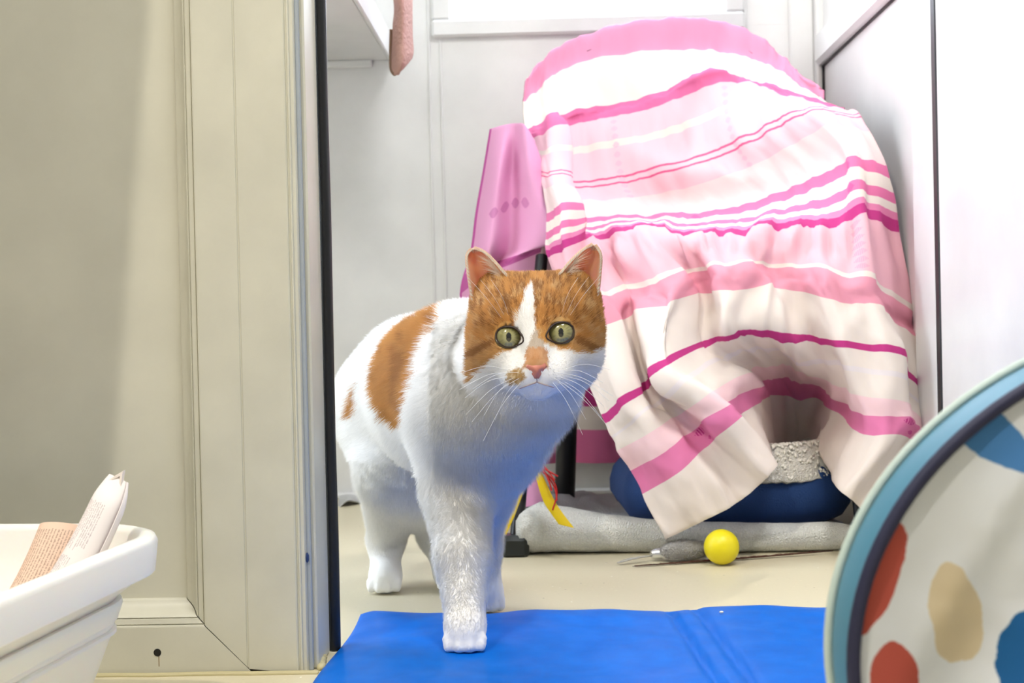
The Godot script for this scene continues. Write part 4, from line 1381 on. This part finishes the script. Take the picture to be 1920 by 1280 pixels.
# what the coat looks like at a place of the skin (linear colour)
func coat(p: Vector3, jitter: Vector2) -> Color:
	var white := Color(0.93, 0.92, 0.905)
	var l := p - HEAD
	var wob := Vector2(coat_noise.get_noise_3dv(p * 90.0), coat_noise.get_noise_3dv(p * 90.0 + Vector3(40, 7, 3)))
	if l.length() < 0.078 and l.y > -0.066 and (l.z > -0.026 or (l.y > 0.025 and l.z > -0.05)):
		var q := Vector2(l.x, l.y) + wob * 0.0022 + jitter
		if l.z < -0.030 and l.y < 0.02 or l.x < -0.0615:
			return white
		for e in EYE_AT:
			if l.z > 0.0 and Vector2(l.x - e.x, (l.y - e.y) * 1.1).length() < 0.0112:
				return Color(0.10, 0.065, 0.045)
		if Geometry2D.is_point_in_polygon(q, white_face):
			if Geometry2D.is_point_in_polygon(q, nose_patch):
				return Color(0.56, 0.27, 0.11).lerp(Color(0.62, 0.36, 0.20), clampf(0.5 + wob.x, 0, 1)) if l.y < -0.012 else white.lerp(Color(0.42, 0.30, 0.19), 0.75)
			if Geometry2D.is_point_in_polygon(q, lip_spot):
				return Color(0.45, 0.27, 0.10) if coat_noise.get_noise_2d(q.x * 300.0, q.y * 700.0) > 0.02 else Color(0.66, 0.50, 0.30)
			return white
		# tabby marks: upright streaks on the brow, a line running out from each eye
		var streak := coat_noise.get_noise_2d(q.x * 250.0, q.y * 46.0)
		var dark := smoothstep(0.0, 0.16, streak) * (1.0 if l.y > 0.006 else 0.3)
		var ax := absf(l.x + 0.0005)
		var line := absf(l.y - (-0.006 - (ax - 0.034) * 0.55))
		if ax > 0.034 and line < 0.0032:
			dark = maxf(dark, 0.9)
		var pale := smoothstep(0.05, 0.40, coat_noise.get_noise_2d(q.x * 70.0 + 9.0, q.y * 70.0))
		if l.y < -0.006 and ax > 0.03:
			pale = maxf(pale, 0.55)
		var g := Color(0.62, 0.32, 0.09).lerp(Color(0.70, 0.46, 0.21), pale * 0.85)
		return g.lerp(Color(0.32, 0.14, 0.038), dark * 0.95)
	var s := Vector2(p.x, p.y) + wob * 0.005 + jitter * 1.8
	var on_back := p.z > -1.56
	if on_back and (Geometry2D.is_point_in_polygon(s, saddle) or Geometry2D.is_point_in_polygon(s, rump_spot)):
		var band := smoothstep(0.0, 0.35, coat_noise.get_noise_2d(p.x * 60.0 + p.y * 20.0, p.y * 24.0))
		return Color(0.60, 0.30, 0.08).lerp(Color(0.40, 0.175, 0.045), band * 0.75)
	if p.z < -1.575 and p.y < 0.26 and l.length() > 0.3:
		return Color(0.52, 0.23, 0.058)
	return white

func ear(out: MB, wisps: MB, outer: Array, inner: Array) -> void:
	var o := []
	var i := []
	for k in 5:
		o.append(Vector3(outer[k].x, outer[k].y, 0))
		i.append(Vector3(inner[k].x, inner[k].y, 0))
	o = curve(o, 6)
	i = curve(i, 6)
	var rows := []
	var n := 17
	for r in o.size():
		var t := float(r) / (o.size() - 1)
		var row := []
		for k in n:
			var s := float(k) / (n - 1)
			var p: Vector3 = o[r].lerp(i[r], s)
			var cup := 0.024 * pow(sin(PI * s), 0.8) * (1.0 - t * 0.85)
			p.z = lerpf(0.004, -0.006, t) - cup + 0.006 * s * (1.0 - t) - 0.008 * (1.0 - s) * (1.0 - t)
			row.append(HEAD + p)
		rows.append(row)
	var at := out.v.size()
	var mirror: bool = outer[0].x > inner[0].x
	if mirror:
		for row in rows:
			row.reverse()
	rows.reverse()
	out.sheet(rows, 0.0026)
	var m := rows.size() * n
	for k in m:
		var r := k / n
		var s := absf((k % n) / float(n - 1) - 0.5) * 2.0
		var t := 1.0 - r / float(rows.size() - 1)
		var p := out.v[at + k]
		var g := coat_noise.get_noise_3dv(p * 120.0)
		var inside := Color(0.78, 0.47, 0.36).lerp(Color(0.80, 0.54, 0.32), clampf(0.5 + g * 1.3, 0, 1))
		inside = inside.lerp(Color(0.55, 0.24, 0.17), clampf((0.55 - t) * 1.1, 0, 0.6) * (1.0 - s) * (0.7 + g))
		var rim := smoothstep(0.86, 1.0, maxf(s, smoothstep(0.9, 1.0, t)))
		out.c[at + k] = inside.lerp(Color(0.80, 0.66, 0.50), rim)
		out.c[at + m + k] = Color(0.60, 0.33, 0.13).lerp(Color(0.80, 0.66, 0.50), rim)
	# short hairs on the rim, long pale wisps across the opening
	for q in 1300:
		var r := rng.randi_range(2, rows.size() - 2)
		var k := 0 if rng.randf() < 0.5 else n - 1
		if r < 5:
			k = rng.randi_range(0, n - 1)
		var p: Vector3 = rows[r][k]
		var side: Vector3 = (rows[r][k] - rows[r][n / 2]).normalized()
		var d: Vector3 = (side * 0.5 + (rows[maxi(r - 1, 0)][k] - rows[r][k]).normalized() * 0.9 + rvec() * 0.25).normalized()
		blade(wisps, p + Vector3(0, 0, rng.randf_range(-0.002, 0.0005)), d, rng.randf_range(0.0018, 0.004), 0.00035, Vector3(0, 0, 1), Color(0.82, 0.75, 0.65))
	for q in 110:
		var f := rng.randf()
		var r := int(lerpf(rows.size() - 3, rows.size() * 0.45, f))
		var k := n - 2 if not mirror else 1
		var p: Vector3 = rows[r][k]
		var to: Vector3 = rows[maxi(r - rng.randi_range(4, 9), 0)][n - 1 - k if rng.randf() < 0.4 else n / 2]
		var d := ((to - p).normalized() + Vector3(0, 0.15, 0.5) + rvec() * 0.35).normalized()
		blade(wisps, p, d, rng.randf_range(0.010, 0.022), 0.00028, Vector3(0, 0.2, 1), Color(0.78, 0.66, 0.55))

func rvec() -> Vector3:
	return Vector3(rng.randf_range(-1, 1), rng.randf_range(-1, 1), rng.randf_range(-1, 1))

func blade(out: MB, p: Vector3, d: Vector3, len: float, w: float, n: Vector3, k: Color) -> void:
	var s := d.cross(n)
	s = (s if s.length() > 0.05 else d.cross(Vector3(0.3, 0.8, 0.5))).normalized() * w
	out.v.append(p - s)
	out.v.append(p + s)
	out.v.append(p + d * len)
	for i in 3:
		out.c.append(k)
		out.uv.append(n_pack(n))

func n_pack(n: Vector3) -> Vector2:
	# the normal of a blade, kept until the mesh is made
	return n.octahedron_encode()

func grow_fur(skin: MB, normals: PackedVector3Array, wisps: MB, cat: Node3D) -> void:
	var tri := skin.idx.size() / 3
	var acc := PackedFloat32Array()
	acc.resize(tri)
	var total := 0.0
	for t in tri:
		var a := skin.v[skin.idx[t * 3]]
		var b := skin.v[skin.idx[t * 3 + 1]]
		var c := skin.v[skin.idx[t * 3 + 2]]
		var w := (b - a).cross(c - a).length()
		var nn := normals[skin.idx[t * 3]]
		if (a - HEAD).length() < 0.085:
			w *= 2.6
		elif a.y < 0.13:
			w *= 1.5
		if nn.z < -0.35:
			w *= 0.25
		total += w
		acc[t] = total
	var back := (Vector3(-0.1734, 0.2027, -1.53) - Vector3(-0.0635, 0.2282, -1.3)).normalized()
	var nose := HEAD + Vector3(0, -0.030, 0.058)
	var eyes := [HEAD + EYE_AT[0], HEAD + EYE_AT[1]]
	var out := MB.new()
	for q in 330000:
		var f := rng.randf() * total
		var t := acc.bsearch(f)
		if t >= tri:
			continue
		var i0 := skin.idx[t * 3]
		var i1 := skin.idx[t * 3 + 1]
		var i2 := skin.idx[t * 3 + 2]
		var u := rng.randf()
		var w := rng.randf()
		if u + w > 1.0:
			u = 1.0 - u
			w = 1.0 - w
		var p := skin.v[i0] * (1.0 - u - w) + skin.v[i1] * u + skin.v[i2] * w
		var n := (normals[i0] * (1.0 - u - w) + normals[i1] * u + normals[i2] * w).normalized()
		var l := p - HEAD
		var flow: Vector3
		var len: float
		var lift := 0.42
		var wide := 0.00034
		var on_head := l.length() < 0.08 and l.y > -0.075 and l.z > -0.06
		if on_head:
			if l.z > 0.0 and (Vector2(l.x - EYE_AT[0].x, l.y - EYE_AT[0].y).length() < 0.0125 or Vector2(l.x - EYE_AT[1].x, l.y - EYE_AT[1].y).length() < 0.0125):
				continue
			if l.z > 0.04 and absf(l.x) < 0.0085 and l.y < -0.0235 and l.y > -0.042:
				continue
			flow = (p - nose).normalized()
			if l.y < -0.036:
				flow = (flow + Vector3(signf(l.x) * 0.3, -0.8, 0)).normalized()
			len = lerpf(0.0022, 0.0085, smoothstep(0.018, 0.075, (p - nose).length()))
			if l.y > 0.02:
				len *= 0.7
			lift = 0.32
			wide = 0.0003
		elif p.y < 0.155:
			flow = Vector3(0, -1, -0.05)
			len = lerpf(0.0042, 0.0095, smoothstep(0.03, 0.15, p.y))
			lift = 0.38
			wide = 0.00034
			if p.y < 0.05:
				flow = Vector3(0, -0.9, 0.4)
				len = lerpf(0.0011, 0.0042, smoothstep(0.018, 0.052, p.y))
		else:
			flow = (back * 0.8 + Vector3(0, -0.75, 0)).normalized()
			len = 0.0115
			if l.x > -0.10 and p.z > -1.30:
				flow = Vector3(0.1, -1, 0.1)
				len = 0.0125
		# locks: neighbours lean the same way
		var lock := Vector3(coat_noise.get_noise_3dv(p * 55.0), coat_noise.get_noise_3dv(p * 55.0 + Vector3(9, 0, 0)), coat_noise.get_noise_3dv(p * 55.0 + Vector3(0, 9, 0)))
		flow = flow + lock * 0.42 + rvec() * 0.2
		var tang := flow - n * flow.dot(n)
		var d := (tang.normalized() * (1.0 - lift) + n * (lift + rng.randf_range(-0.12, 0.22))).normalized()
		len *= rng.randf_range(0.65, 1.2)
		if p.y + d.y * len < 0.0006:
			continue
		var k := coat(p, Vector2(rng.randf_range(-0.0012, 0.0012), rng.randf_range(-0.0012, 0.0012)))
		var v := rng.randf_range(0.92, 1.06)
		k = Color(minf(k.r * v, 0.96), minf(k.g * v, 0.95), minf(k.b * v, 0.94))
		blade(out, p - n * 0.0006, d, len, wide, (n + d * 0.25).normalized(), k)
	var m := plain(Color.WHITE, 0.75)
	m.vertex_color_use_as_albedo = true
	m.backlight_enabled = true
	m.backlight = Color(0.98, 0.98, 0.98)
	part("fur", fur_mesh(out), m, cat).set_meta("kind", "stuff")
	part("ear_fur", fur_mesh(wisps), m, cat).set_meta("kind", "stuff")

func fur_mesh(b: MB) -> ArrayMesh:
	var n := PackedVector3Array()
	n.resize(b.v.size())
	var idx := PackedInt32Array()
	idx.resize(b.v.size())
	for i in range(0, b.v.size(), 3):
		var k := Vector3.octahedron_decode(b.uv[i])
		var front := (b.v[i + 2] - b.v[i]).cross(b.v[i + 1] - b.v[i]).dot(k) >= 0.0
		for j in 3:
			n[i + j] = k
		idx[i] = i
		idx[i + 1] = i + 1 if front else i + 2
		idx[i + 2] = i + 2 if front else i + 1
	var arr := []
	arr.resize(Mesh.ARRAY_MAX)
	arr[Mesh.ARRAY_VERTEX] = b.v
	arr[Mesh.ARRAY_NORMAL] = n
	arr[Mesh.ARRAY_COLOR] = b.c
	arr[Mesh.ARRAY_INDEX] = idx
	var m := ArrayMesh.new()
	m.add_surface_from_arrays(Mesh.PRIMITIVE_TRIANGLES, arr)
	return m

const EYE_AT := [Vector3(-0.0238, -0.0026, 0.030), Vector3(0.0222, 0.0002, 0.030)]

func face_parts(cat: Node3D) -> void:
	var use := all_limbs()
	carve = false
	for e in 2:
		var c: Vector3 = HEAD + EYE_AT[e]
		# stand the eyeball so that it just fills its opening in the face
		var z := 0.08
		while z > 0.0 and field(Vector3(c.x, c.y, HEAD.z + z), use) > 0.0:
			z -= 0.0005
		var r := 0.0135
		var at := Vector3(c.x, c.y, HEAD.z + z - r + 0.0034)
		var look := Basis.looking_at((at - EYE - Vector3(0, 0.01, 0)).normalized(), Vector3.UP)   # its -z runs away from the lens
		var ball := MB.new()
		var rings := []
		var tones := []
		for j in 40:
			var a := PI * 0.5 * (j + 0.3) / 40.0
			var ring := []
			for k in 40:
				var t := TAU * k / 40
				ring.append(at + look * Vector3(sin(a) * cos(t) * r, sin(a) * sin(t) * r, cos(a) * r))
			rings.append(ring)
		var from := ball.v.size()
		ball.loft(rings, true)
		for i in ball.v.size():
			var d: Vector3 = look.inverse() * (ball.v[i] - at) / r
			var ang := atan2(d.y, d.x)
			var rad := Vector2(d.x, d.y).length()
			var slit := Vector2(d.x / 0.165, d.y / 0.315).length()
			var k := Color(0.30, 0.27, 0.10).lerp(Color(0.20, 0.185, 0.075), 0.5 + 0.5 * sin(ang * 23.0 + sin(ang * 7.0)))
			k = k.lerp(Color(0.36, 0.34, 0.15), smoothstep(0.5, 0.25, rad))
			k = k.lerp(Color(0.09, 0.075, 0.035), smoothstep(0.66, 0.82, rad))
			if slit < 1.0:
				k = Color(0.004, 0.006, 0.006)
			ball.c[i] = k
		var wet := plain(Color.WHITE, 0.12)
		wet.vertex_color_use_as_albedo = true
		wet.clearcoat_enabled = true
		wet.clearcoat = 1.0
		wet.clearcoat_roughness = 0.02
		var eye := part("eye", ball.mesh(-1, true), wet, cat, false, "olive green eye with a narrow upright pupil")
		# dark lids round the eye, drawn to a point at the inner corner
		var lid := MB.new()
		var inner := 1.0 if e == 0 else -1.0
		var pts := []
		var radii := []
		for k in 36:
			var t := TAU * k / 36
			var q := Vector2(cos(t) * 0.0110, sin(t) * 0.0091)
			var corner := maxf(0.0, cos(t) * inner)
			q.x += inner * 0.0022 * pow(corner, 6.0)
			q.y -= 0.0026 * pow(corner, 4.0)
			q.y += 0.0012 * maxf(0.0, -cos(t) * inner)
			var zz := sqrt(maxf(r * r - q.length_squared(), 1e-6))
			var lp := at + look * Vector3(q.x, q.y, zz + 0.0003)
			var fz := 0.08
			while fz > 0.0 and field(Vector3(lp.x, lp.y, HEAD.z + fz), use) > 0.0:
				fz -= 0.0004
			lp.z = maxf(lp.z, HEAD.z + fz + 0.0002)
			pts.append(lp)
			radii.append(0.00095 if sin(t) > -0.3 else 0.0007)
		lid.tube(pts, radii, 6, true)
		part("eyelid", lid.mesh(), plain(Color(0.19, 0.12, 0.085), 0.5), eye)
	# nose leather
	var nb := MB.new()
	var np := HEAD + Vector3(0.0002, -0.0308, 0.0)
	var z := 0.09
	while z > 0.0 and field(Vector3(np.x, np.y, HEAD.z + z), use) > 0.0:
		z -= 0.0005
	np.z = HEAD.z + z
	var rows := []
	for j in 13:
		var v := j / 12.0
		var row := []
		for i in 13:
			var u := i / 6.0 - 1.0
			var w := lerpf(0.0104, 0.0022, pow(v, 1.3)) * (0.72 + 0.28 * smoothstep(0.0, 0.25, v))
			var y := 0.0056 - v * 0.0136
			var bulge := 0.0042 * (1.0 - u * u) * sin(PI * clampf(v * 0.9 + 0.08, 0, 1))
			bulge -= 0.0016 * exp(-pow((absf(u) - 0.55) / 0.2, 2.0)) * exp(-pow((v - 0.55) / 0.16, 2.0))
			row.append(np + Vector3(u * w, y, bulge - 0.0012 - 0.0022 * v))
		rows.append(row)
	nb.sheet(rows, 0.004)
	part("nose", nb.mesh(), plain(Color(0.80, 0.50, 0.43), 0.45), cat, false, "brick pink nose leather")
	# mouth line
	var mo := MB.new()
	for line in [[Vector2(0, -0.0385), Vector2(0, -0.0418), Vector2(-0.005, -0.0438), Vector2(-0.010, -0.0455), Vector2(-0.015, -0.0475)], [Vector2(0, -0.0418), Vector2(0.005, -0.0437), Vector2(0.010, -0.0453), Vector2(0.015, -0.0470)]]:
		var pts := []
		for q in line:
			var zz := 0.09
			var p := HEAD + Vector3(q.x, q.y, 0)
			while zz > 0.0 and field(Vector3(p.x, p.y, HEAD.z + zz), use) > 0.0:
				zz -= 0.0005
			pts.append(Vector3(p.x, p.y, HEAD.z + zz + 0.0006))
		mo.tube(curve(pts, 5), [0.00045], 6)
	part("mouth", mo.mesh(), plain(Color(0.66, 0.58, 0.59), 0.6), cat)
	# whiskers
	var wm := plain(Color(0.95, 0.95, 0.95), 0.4)
	wm.backlight_enabled = true
	wm.backlight = Color(0.5, 0.5, 0.5)
	for s in [-1.0, 1.0]:
		for k in 9:
			var row := k / 3
			var col := k % 3
			var root := HEAD + Vector3(s * (0.012 + col * 0.004), -0.033 - row * 0.0035, 0.051 - col * 0.004)
			var ang := deg_to_rad([-2.0, -24.0, -48.0][row] + col * 7.0 - 8.0 + rng.randf_range(-7, 7))
			var reach := [0.050, 0.058, 0.050][row] as float
			reach *= 1.0 - 0.12 * col + rng.randf_range(-0.2, 0.15)
			var dir := Vector3(s * cos(ang), sin(ang), 0.22)
			var w := MB.new()
			w.tube(curve([root, root + dir * reach * 0.5 + Vector3(0, 0.002, 0.004), root + dir * reach + Vector3(0, -0.007, -0.004)], 8), [0.00016], 4)
			part("whisker", w.mesh(), wm, cat)
	for s in [-1.0, 1.0]:
		for k in 3:
			var root := HEAD + Vector3(s * (0.022 + k * 0.003), 0.012, 0.040)
			var w := MB.new()
			w.tube(curve([root, root + Vector3(s * (0.006 + k * 0.004), 0.020, 0.010), root + Vector3(s * (0.016 + k * 0.006), 0.036, 0.004)], 8), [0.00011], 4)
			part("brow_whisker", w.mesh(), wm, cat)

# ------------------------------------------------------------------ play tunnel in the right foreground
func tunnel_print() -> ImageTexture:
	var size := 1024
	var im := Image.create(size, size, false, Image.FORMAT_RGB8)
	im.fill(Color8(216, 220, 226))
	# big leaf-like spots: centre, half sizes, tilt, colour (in shares of the face)
	var red := Color8(176, 78, 66)
	var sand := Color8(205, 190, 160)
	var blue := Color8(64, 120, 178)
	var navy := Color8(0, 84, 142)
	var n := FastNoiseLite.new()
	n.seed = 4
	n.frequency = 0.008
	for s in PRINT:
		var k: Color = [red, sand, blue, navy][s[3]]
		var c := Vector2(0.5 + (s[0].x - TUNNEL_AT.x) / 0.3614, 0.5 - (s[0].y - TUNNEL_AT.y) / 0.282) * size
		var reach := int(maxf(s[1].x, s[1].y) / 0.282 * size * 1.2)
		for y in range(maxi(0, int(c.y) - reach), mini(size, int(c.y) + reach)):
			for x in range(maxi(0, int(c.x) - reach), mini(size, int(c.x) + reach)):
				var d: Vector2 = (Vector2((x - c.x) * 0.3614, (c.y - y) * 0.282) / size).rotated(s[2]) / s[1]
				if d.length() + 0.22 * n.get_noise_2d(x, y) + 0.12 * d.y * absf(d.x) < 1.0:
					im.set_pixel(x, y, k)
	return ImageTexture.create_from_image(im)

const TUNNEL_AT := Vector3(0.305, 0.147, -0.555)
# spots of the print: middle (metres in the scene), half sizes, tilt, colour
var PRINT := [[Vector2(0.1332, 0.1844), Vector2(0.0105, 0.0275), 0.40, 0], [Vector2(0.1408, 0.1388), Vector2(0.0108, 0.0200), -0.05, 0], [Vector2(0.1669, 0.168), Vector2(0.0105, 0.0215), -0.17, 1], [Vector2(0.1766, 0.2455), Vector2(0.027, 0.0095), 0.62, 2], [Vector2(0.1959, 0.15), Vector2(0.0125, 0.022), 0.1, 3], [Vector2(0.27, 0.20), Vector2(0.02, 0.035), 0.5, 0], [Vector2(0.33, 0.11), Vector2(0.018, 0.036), -0.5, 1], [Vector2(0.38, 0.22), Vector2(0.03, 0.015), 0.3, 2], [Vector2(0.27, 0.06), Vector2(0.03, 0.015), -0.4, 2], [Vector2(0.41, 0.13), Vector2(0.015, 0.03), 0.3, 0]]

func build_tunnel() -> void:
	var t := thing("play_tunnel", "folded pop-up play tunnel with teal rim and spotted white fabric", "cat tunnel", Vector3(TUNNEL_AT.x, 0, TUNNEL_AT.z))
	var a := 0.1837
	var b := 0.1440
	var seg := 120
	var oval := func(k: float, grow: float, z: float) -> Vector3:
		var th := TAU * k / seg
		return TUNNEL_AT + Vector3(cos(th) * (a + grow), sin(th) * (b + grow), z)
	# teal band round the outside
	var rings := []
	for q in [[-0.006, -0.002], [0.0, 0.002], [0.0005, -0.004], [0.0012, -0.012], [0.0008, -0.022], [0.0, -0.027], [-0.006, -0.029]]:
		var ring := []
		for k in seg:
			ring.append(oval.call(k, q[0], q[1]))
		rings.append(ring)
	# close it into a hollow band
	rings.append(rings[0])
	var tb := MB.new()
	tb.loft(rings, false)
	var teal := plain(Color(0.20, 0.46, 0.57), 0.5)
	teal.rim_enabled = true
	teal.rim = 0.4
	part("rim_band", tb.mesh(60), teal, t, false, "teal satin rim band")
	for q in [[-0.0022, 0.003, 0.0029, Color(0.09, 0.10, 0.23), "piping", "navy piping"], [0.0014, -0.029, 0.0020, Color(0.74, 0.80, 0.78), "welt", "pale welt behind the band"]]:
		var pts := []
		for k in seg:
			pts.append(oval.call(k, q[0], q[1]))
		var pm := MB.new()
		pm.tube(pts, [q[2]], 10, true)
		part(q[4], pm.mesh(), plain(q[3], 0.6), t, false, q[5])
	# slack printed faces, front and back
	var nz := FastNoiseLite.new()
	nz.seed = 23
	nz.frequency = 1.0
	var cloth := plain(Color.WHITE, 0.85)
	cloth.albedo_texture = tunnel_print()
	cloth.backlight_enabled = true
	cloth.backlight = Color(0.5, 0.5, 0.52)
	for side in [1.0, -1.0]:
		var rows := []
		var uvs := []
		var nn := 70
		for j in nn + 1:
			var row := []
			var urow := []
			for i in nn + 1:
				var u := i / float(nn) * 2.0 - 1.0
				var v := j / float(nn) * 2.0 - 1.0
				var q := Vector2(u * sqrt(1.0 - v * v / 2.0), v * sqrt(1.0 - u * u / 2.0))
				var r := q.length()
				var slack := (1.0 - r * r)
				var z := 0.022 * slack
				# creases hanging from the top
				z += slack * (0.034 * sin(q.x * 11.0 + q.y * 2.0 + 1.1) * smoothstep(0.9, -0.2, -q.y) + 0.012 * nz.get_noise_2d(q.x * 3.0, q.y * 2.0))
				z += slack * 0.022 * -absf(sin((q.x + 0.42) * 7.0 + q.y * 3.2))
				row.append(TUNNEL_AT + Vector3(q.x * (a - 0.003), -q.y * (b - 0.003), side * z + (0.001 if side > 0 else -0.028)))
				urow.append(Vector2(q.x * 0.5 + 0.5, q.y * 0.5 + 0.5))
			rows.append(row)
			uvs.append(urow)
		if side < 0:
			for k in rows.size():
				rows[k].reverse()
				uvs[k].reverse()
		var m := MB.new()
		m.sheet(rows, 0.0012, uvs)
		part("printed_face", m.mesh(), cloth, t, false, "white fabric printed with red, sand and blue spots")

# ------------------------------------------------------------------ litter tray with rolled newspapers
func newsprint(paper: Color, ink: Color, bands: Array) -> ImageTexture:
	var im := Image.create(1024, 1024, false, Image.FORMAT_RGB8)
	im.fill(paper)
	# columns of body type: short dark strokes grouped into words, too small to read
	for b in bands:
		var y: int = b[1]
		while y < b[3]:
			var x: int = b[0] + rng.randi_range(0, 10)
			var stop: int = b[2] - (rng.randi_range(0, 120) if rng.randf() < 0.25 else rng.randi_range(0, 14))
			while x < stop:
				var word := rng.randi_range(2, 9)
				for k in word:
					var hgt: int = [4, 4, 6, 4, 7][rng.randi_range(0, 4)]
					im.fill_rect(Rect2i(x, y - hgt + 4, 2, hgt), ink)
					if rng.randf() < 0.5:
						im.fill_rect(Rect2i(x, y + (3 if rng.randf() < 0.5 else 0), 4, 1), ink)
					x += 5
				x += 5
			y += 13
	return ImageTexture.create_from_image(im)

func build_tray_and_papers() -> void:
	var c := Vector3(-0.462, 0, -0.815)
	var turn := -0.09
	var tray := thing("litter_tray", "white plastic litter tray with a clip-on rim at the left", "litter tray", c)
	var plastic := plain(Color(0.965, 0.96, 0.94), 0.30)
	plastic.subsurf_scatter_enabled = true
	plastic.subsurf_scatter_strength = 0.12
	var lower := []
	for q in [[0.001, 0.110, 0.142, 0.05], [0.004, 0.116, 0.148, 0.05], [0.080, 0.141, 0.173, 0.058], [0.081, 0.1435, 0.1755, 0.058], [0.0835, 0.1435, 0.1755, 0.058], [0.0845, 0.1415, 0.1735, 0.058], [0.0865, 0.1425, 0.1745, 0.058], [0.0885, 0.1425, 0.1745, 0.058], [0.090, 0.144, 0.176, 0.058], [0.101, 0.1475, 0.1795, 0.06], [0.104, 0.147, 0.179, 0.06], [0.104, 0.139, 0.171, 0.055], [0.080, 0.136, 0.168, 0.055], [0.008, 0.112, 0.144, 0.048]]:
		lower.append(rounded_loop(c + Vector3(0, q[0], 0), q[1], q[2], q[3], turn, 10))
	var lb := MB.new()
	lb.loft(lower)
	part("base", lb.mesh(35), plastic, tray, false, "deep tray base with a ridged flange")
	var upper := []
	for q in [[0.096, 0.137, 0.169, 0.055], [0.108, 0.146, 0.178, 0.06], [0.119, 0.160, 0.192, 0.068], [0.1205, 0.1665, 0.1985, 0.072], [0.122, 0.168, 0.200, 0.072], [0.143, 0.170, 0.202, 0.073], [0.1475, 0.168, 0.200, 0.072], [0.149, 0.164, 0.196, 0.07], [0.1485, 0.160, 0.192, 0.068], [0.144, 0.157, 0.189, 0.066], [0.124, 0.153, 0.185, 0.064], [0.100, 0.135, 0.167, 0.052], [0.096, 0.134, 0.166, 0.052], [0.096, 0.137, 0.169, 0.055]]:
		upper.append(rounded_loop(c + Vector3(0, q[0], 0), q[1], q[2], q[3], turn, 10))
	var ub := MB.new()
	ub.loft(upper, false)
	part("clip_on_rim", ub.mesh(50), plastic, tray, false, "broad rounded rim")
	# liner paper in the tray
	var lp := thing("newspaper_liner", "crumpled newspaper lining the bottom of the litter tray", "newspaper", c + Vector3(0, 0.01, 0))
	var nz := FastNoiseLite.new()
	nz.seed = 6
	nz.frequency = 1.0
	var sheet := []
	for j in 24:
		var row := []
		for i in 24:
			var u := i / 23.0 - 0.5
			var v := j / 23.0 - 0.5
			row.append(c + Basis(Vector3.UP, turn) * Vector3(u * 0.19, 0.022 + 0.02 * nz.get_noise_2d(u * 6.0, v * 6.0) + 0.04 * maxf(absf(u), absf(v)), v * 0.25))
		sheet.append(row)
	var lm := MB.new()
	lm.sheet(sheet, 0.0012)
	var pink := plain(Color.WHITE, 0.9)
	pink.albedo_texture = newsprint(Color8(238, 208, 186), Color8(112, 78, 62), [[40, 60, 480, 1000], [530, 60, 980, 1000]])
	part("sheet", lm.mesh(), pink, lp)
	# two rolled papers
	roll("rolled_newspaper", "thick pink newspaper roll leaning in the white tray", Vector3(-0.355, 0.1517, -0.965), Vector3(-0.3995, 0.0595, -0.91), 0.0195, pink, false)
	var pale := plain(Color.WHITE, 0.85)
	pale.albedo_texture = newsprint(Color8(240, 232, 230), Color8(128, 108, 112), [[160, 520, 420, 640], [470, 560, 620, 640]])
	roll("rolled_newspaper", "slim white newspaper roll with a folded tip, standing upright in the tray", Vector3(-0.3099, 0.1885, -0.95), Vector3(-0.3668, 0.074, -0.89), 0.0145, pale, true)

func roll(called: String, label: String, top: Vector3, low: Vector3, r: float, m: Material, pointed: bool) -> void:
	var t := thing(called, label, "newspaper", low, "papers rolled up in the litter tray")
	var axis := (top - low).normalized()
	var x := axis.cross(Vector3.BACK).normalized()
	var y := x.cross(axis).normalized()
	var b := MB.new()
	# a spiral sheet: the outer turn overlaps, the edge stands proud
	var rows := []
	var uvs := []
	var steps := 26
	for j in steps + 1:
		var v := j / float(steps)
		var row := []
		var urow := []
		for i in 73:
			var u := i / 72.0
			var a := u * TAU * 1.75 + 2.2
			var rr := r * (0.62 + 0.38 * u)
			var flat := 0.72
			var p := low.lerp(top, v)
			var bend := sin(v * PI) * 0.006
			if pointed:
				rr *= lerpf(1.15, 0.92, v)
				if v > 0.86:
					flat = lerpf(0.72, 0.12, (v - 0.86) / 0.14)
					rr *= lerpf(1.0, 0.62, pow((v - 0.86) / 0.14, 1.5))
			var lean := 0.0
			if not pointed:
				lean = 0.006 * cos(a) * v
			row.append(p + x * (cos(a) * rr + bend) + y * sin(a) * rr * flat + axis * lean)
			urow.append(Vector2(1.0 - v, u))
		rows.append(row)
		uvs.append(urow)
	b.sheet(rows, 0.0007, uvs)
	part("paper", b.mesh(60), m, t)
	if pointed:
		var f := MB.new()
		f.tube([top + axis * -0.010 - x * r * 0.55, top + axis * 0.004 + x * 0.001, top - axis * 0.012 + x * r * 0.55], [0.001, 0.0035, 0.001], 6)
		part("folded_tip", f.mesh(30), plain(Color(0.90, 0.86, 0.83), 0.9), t)
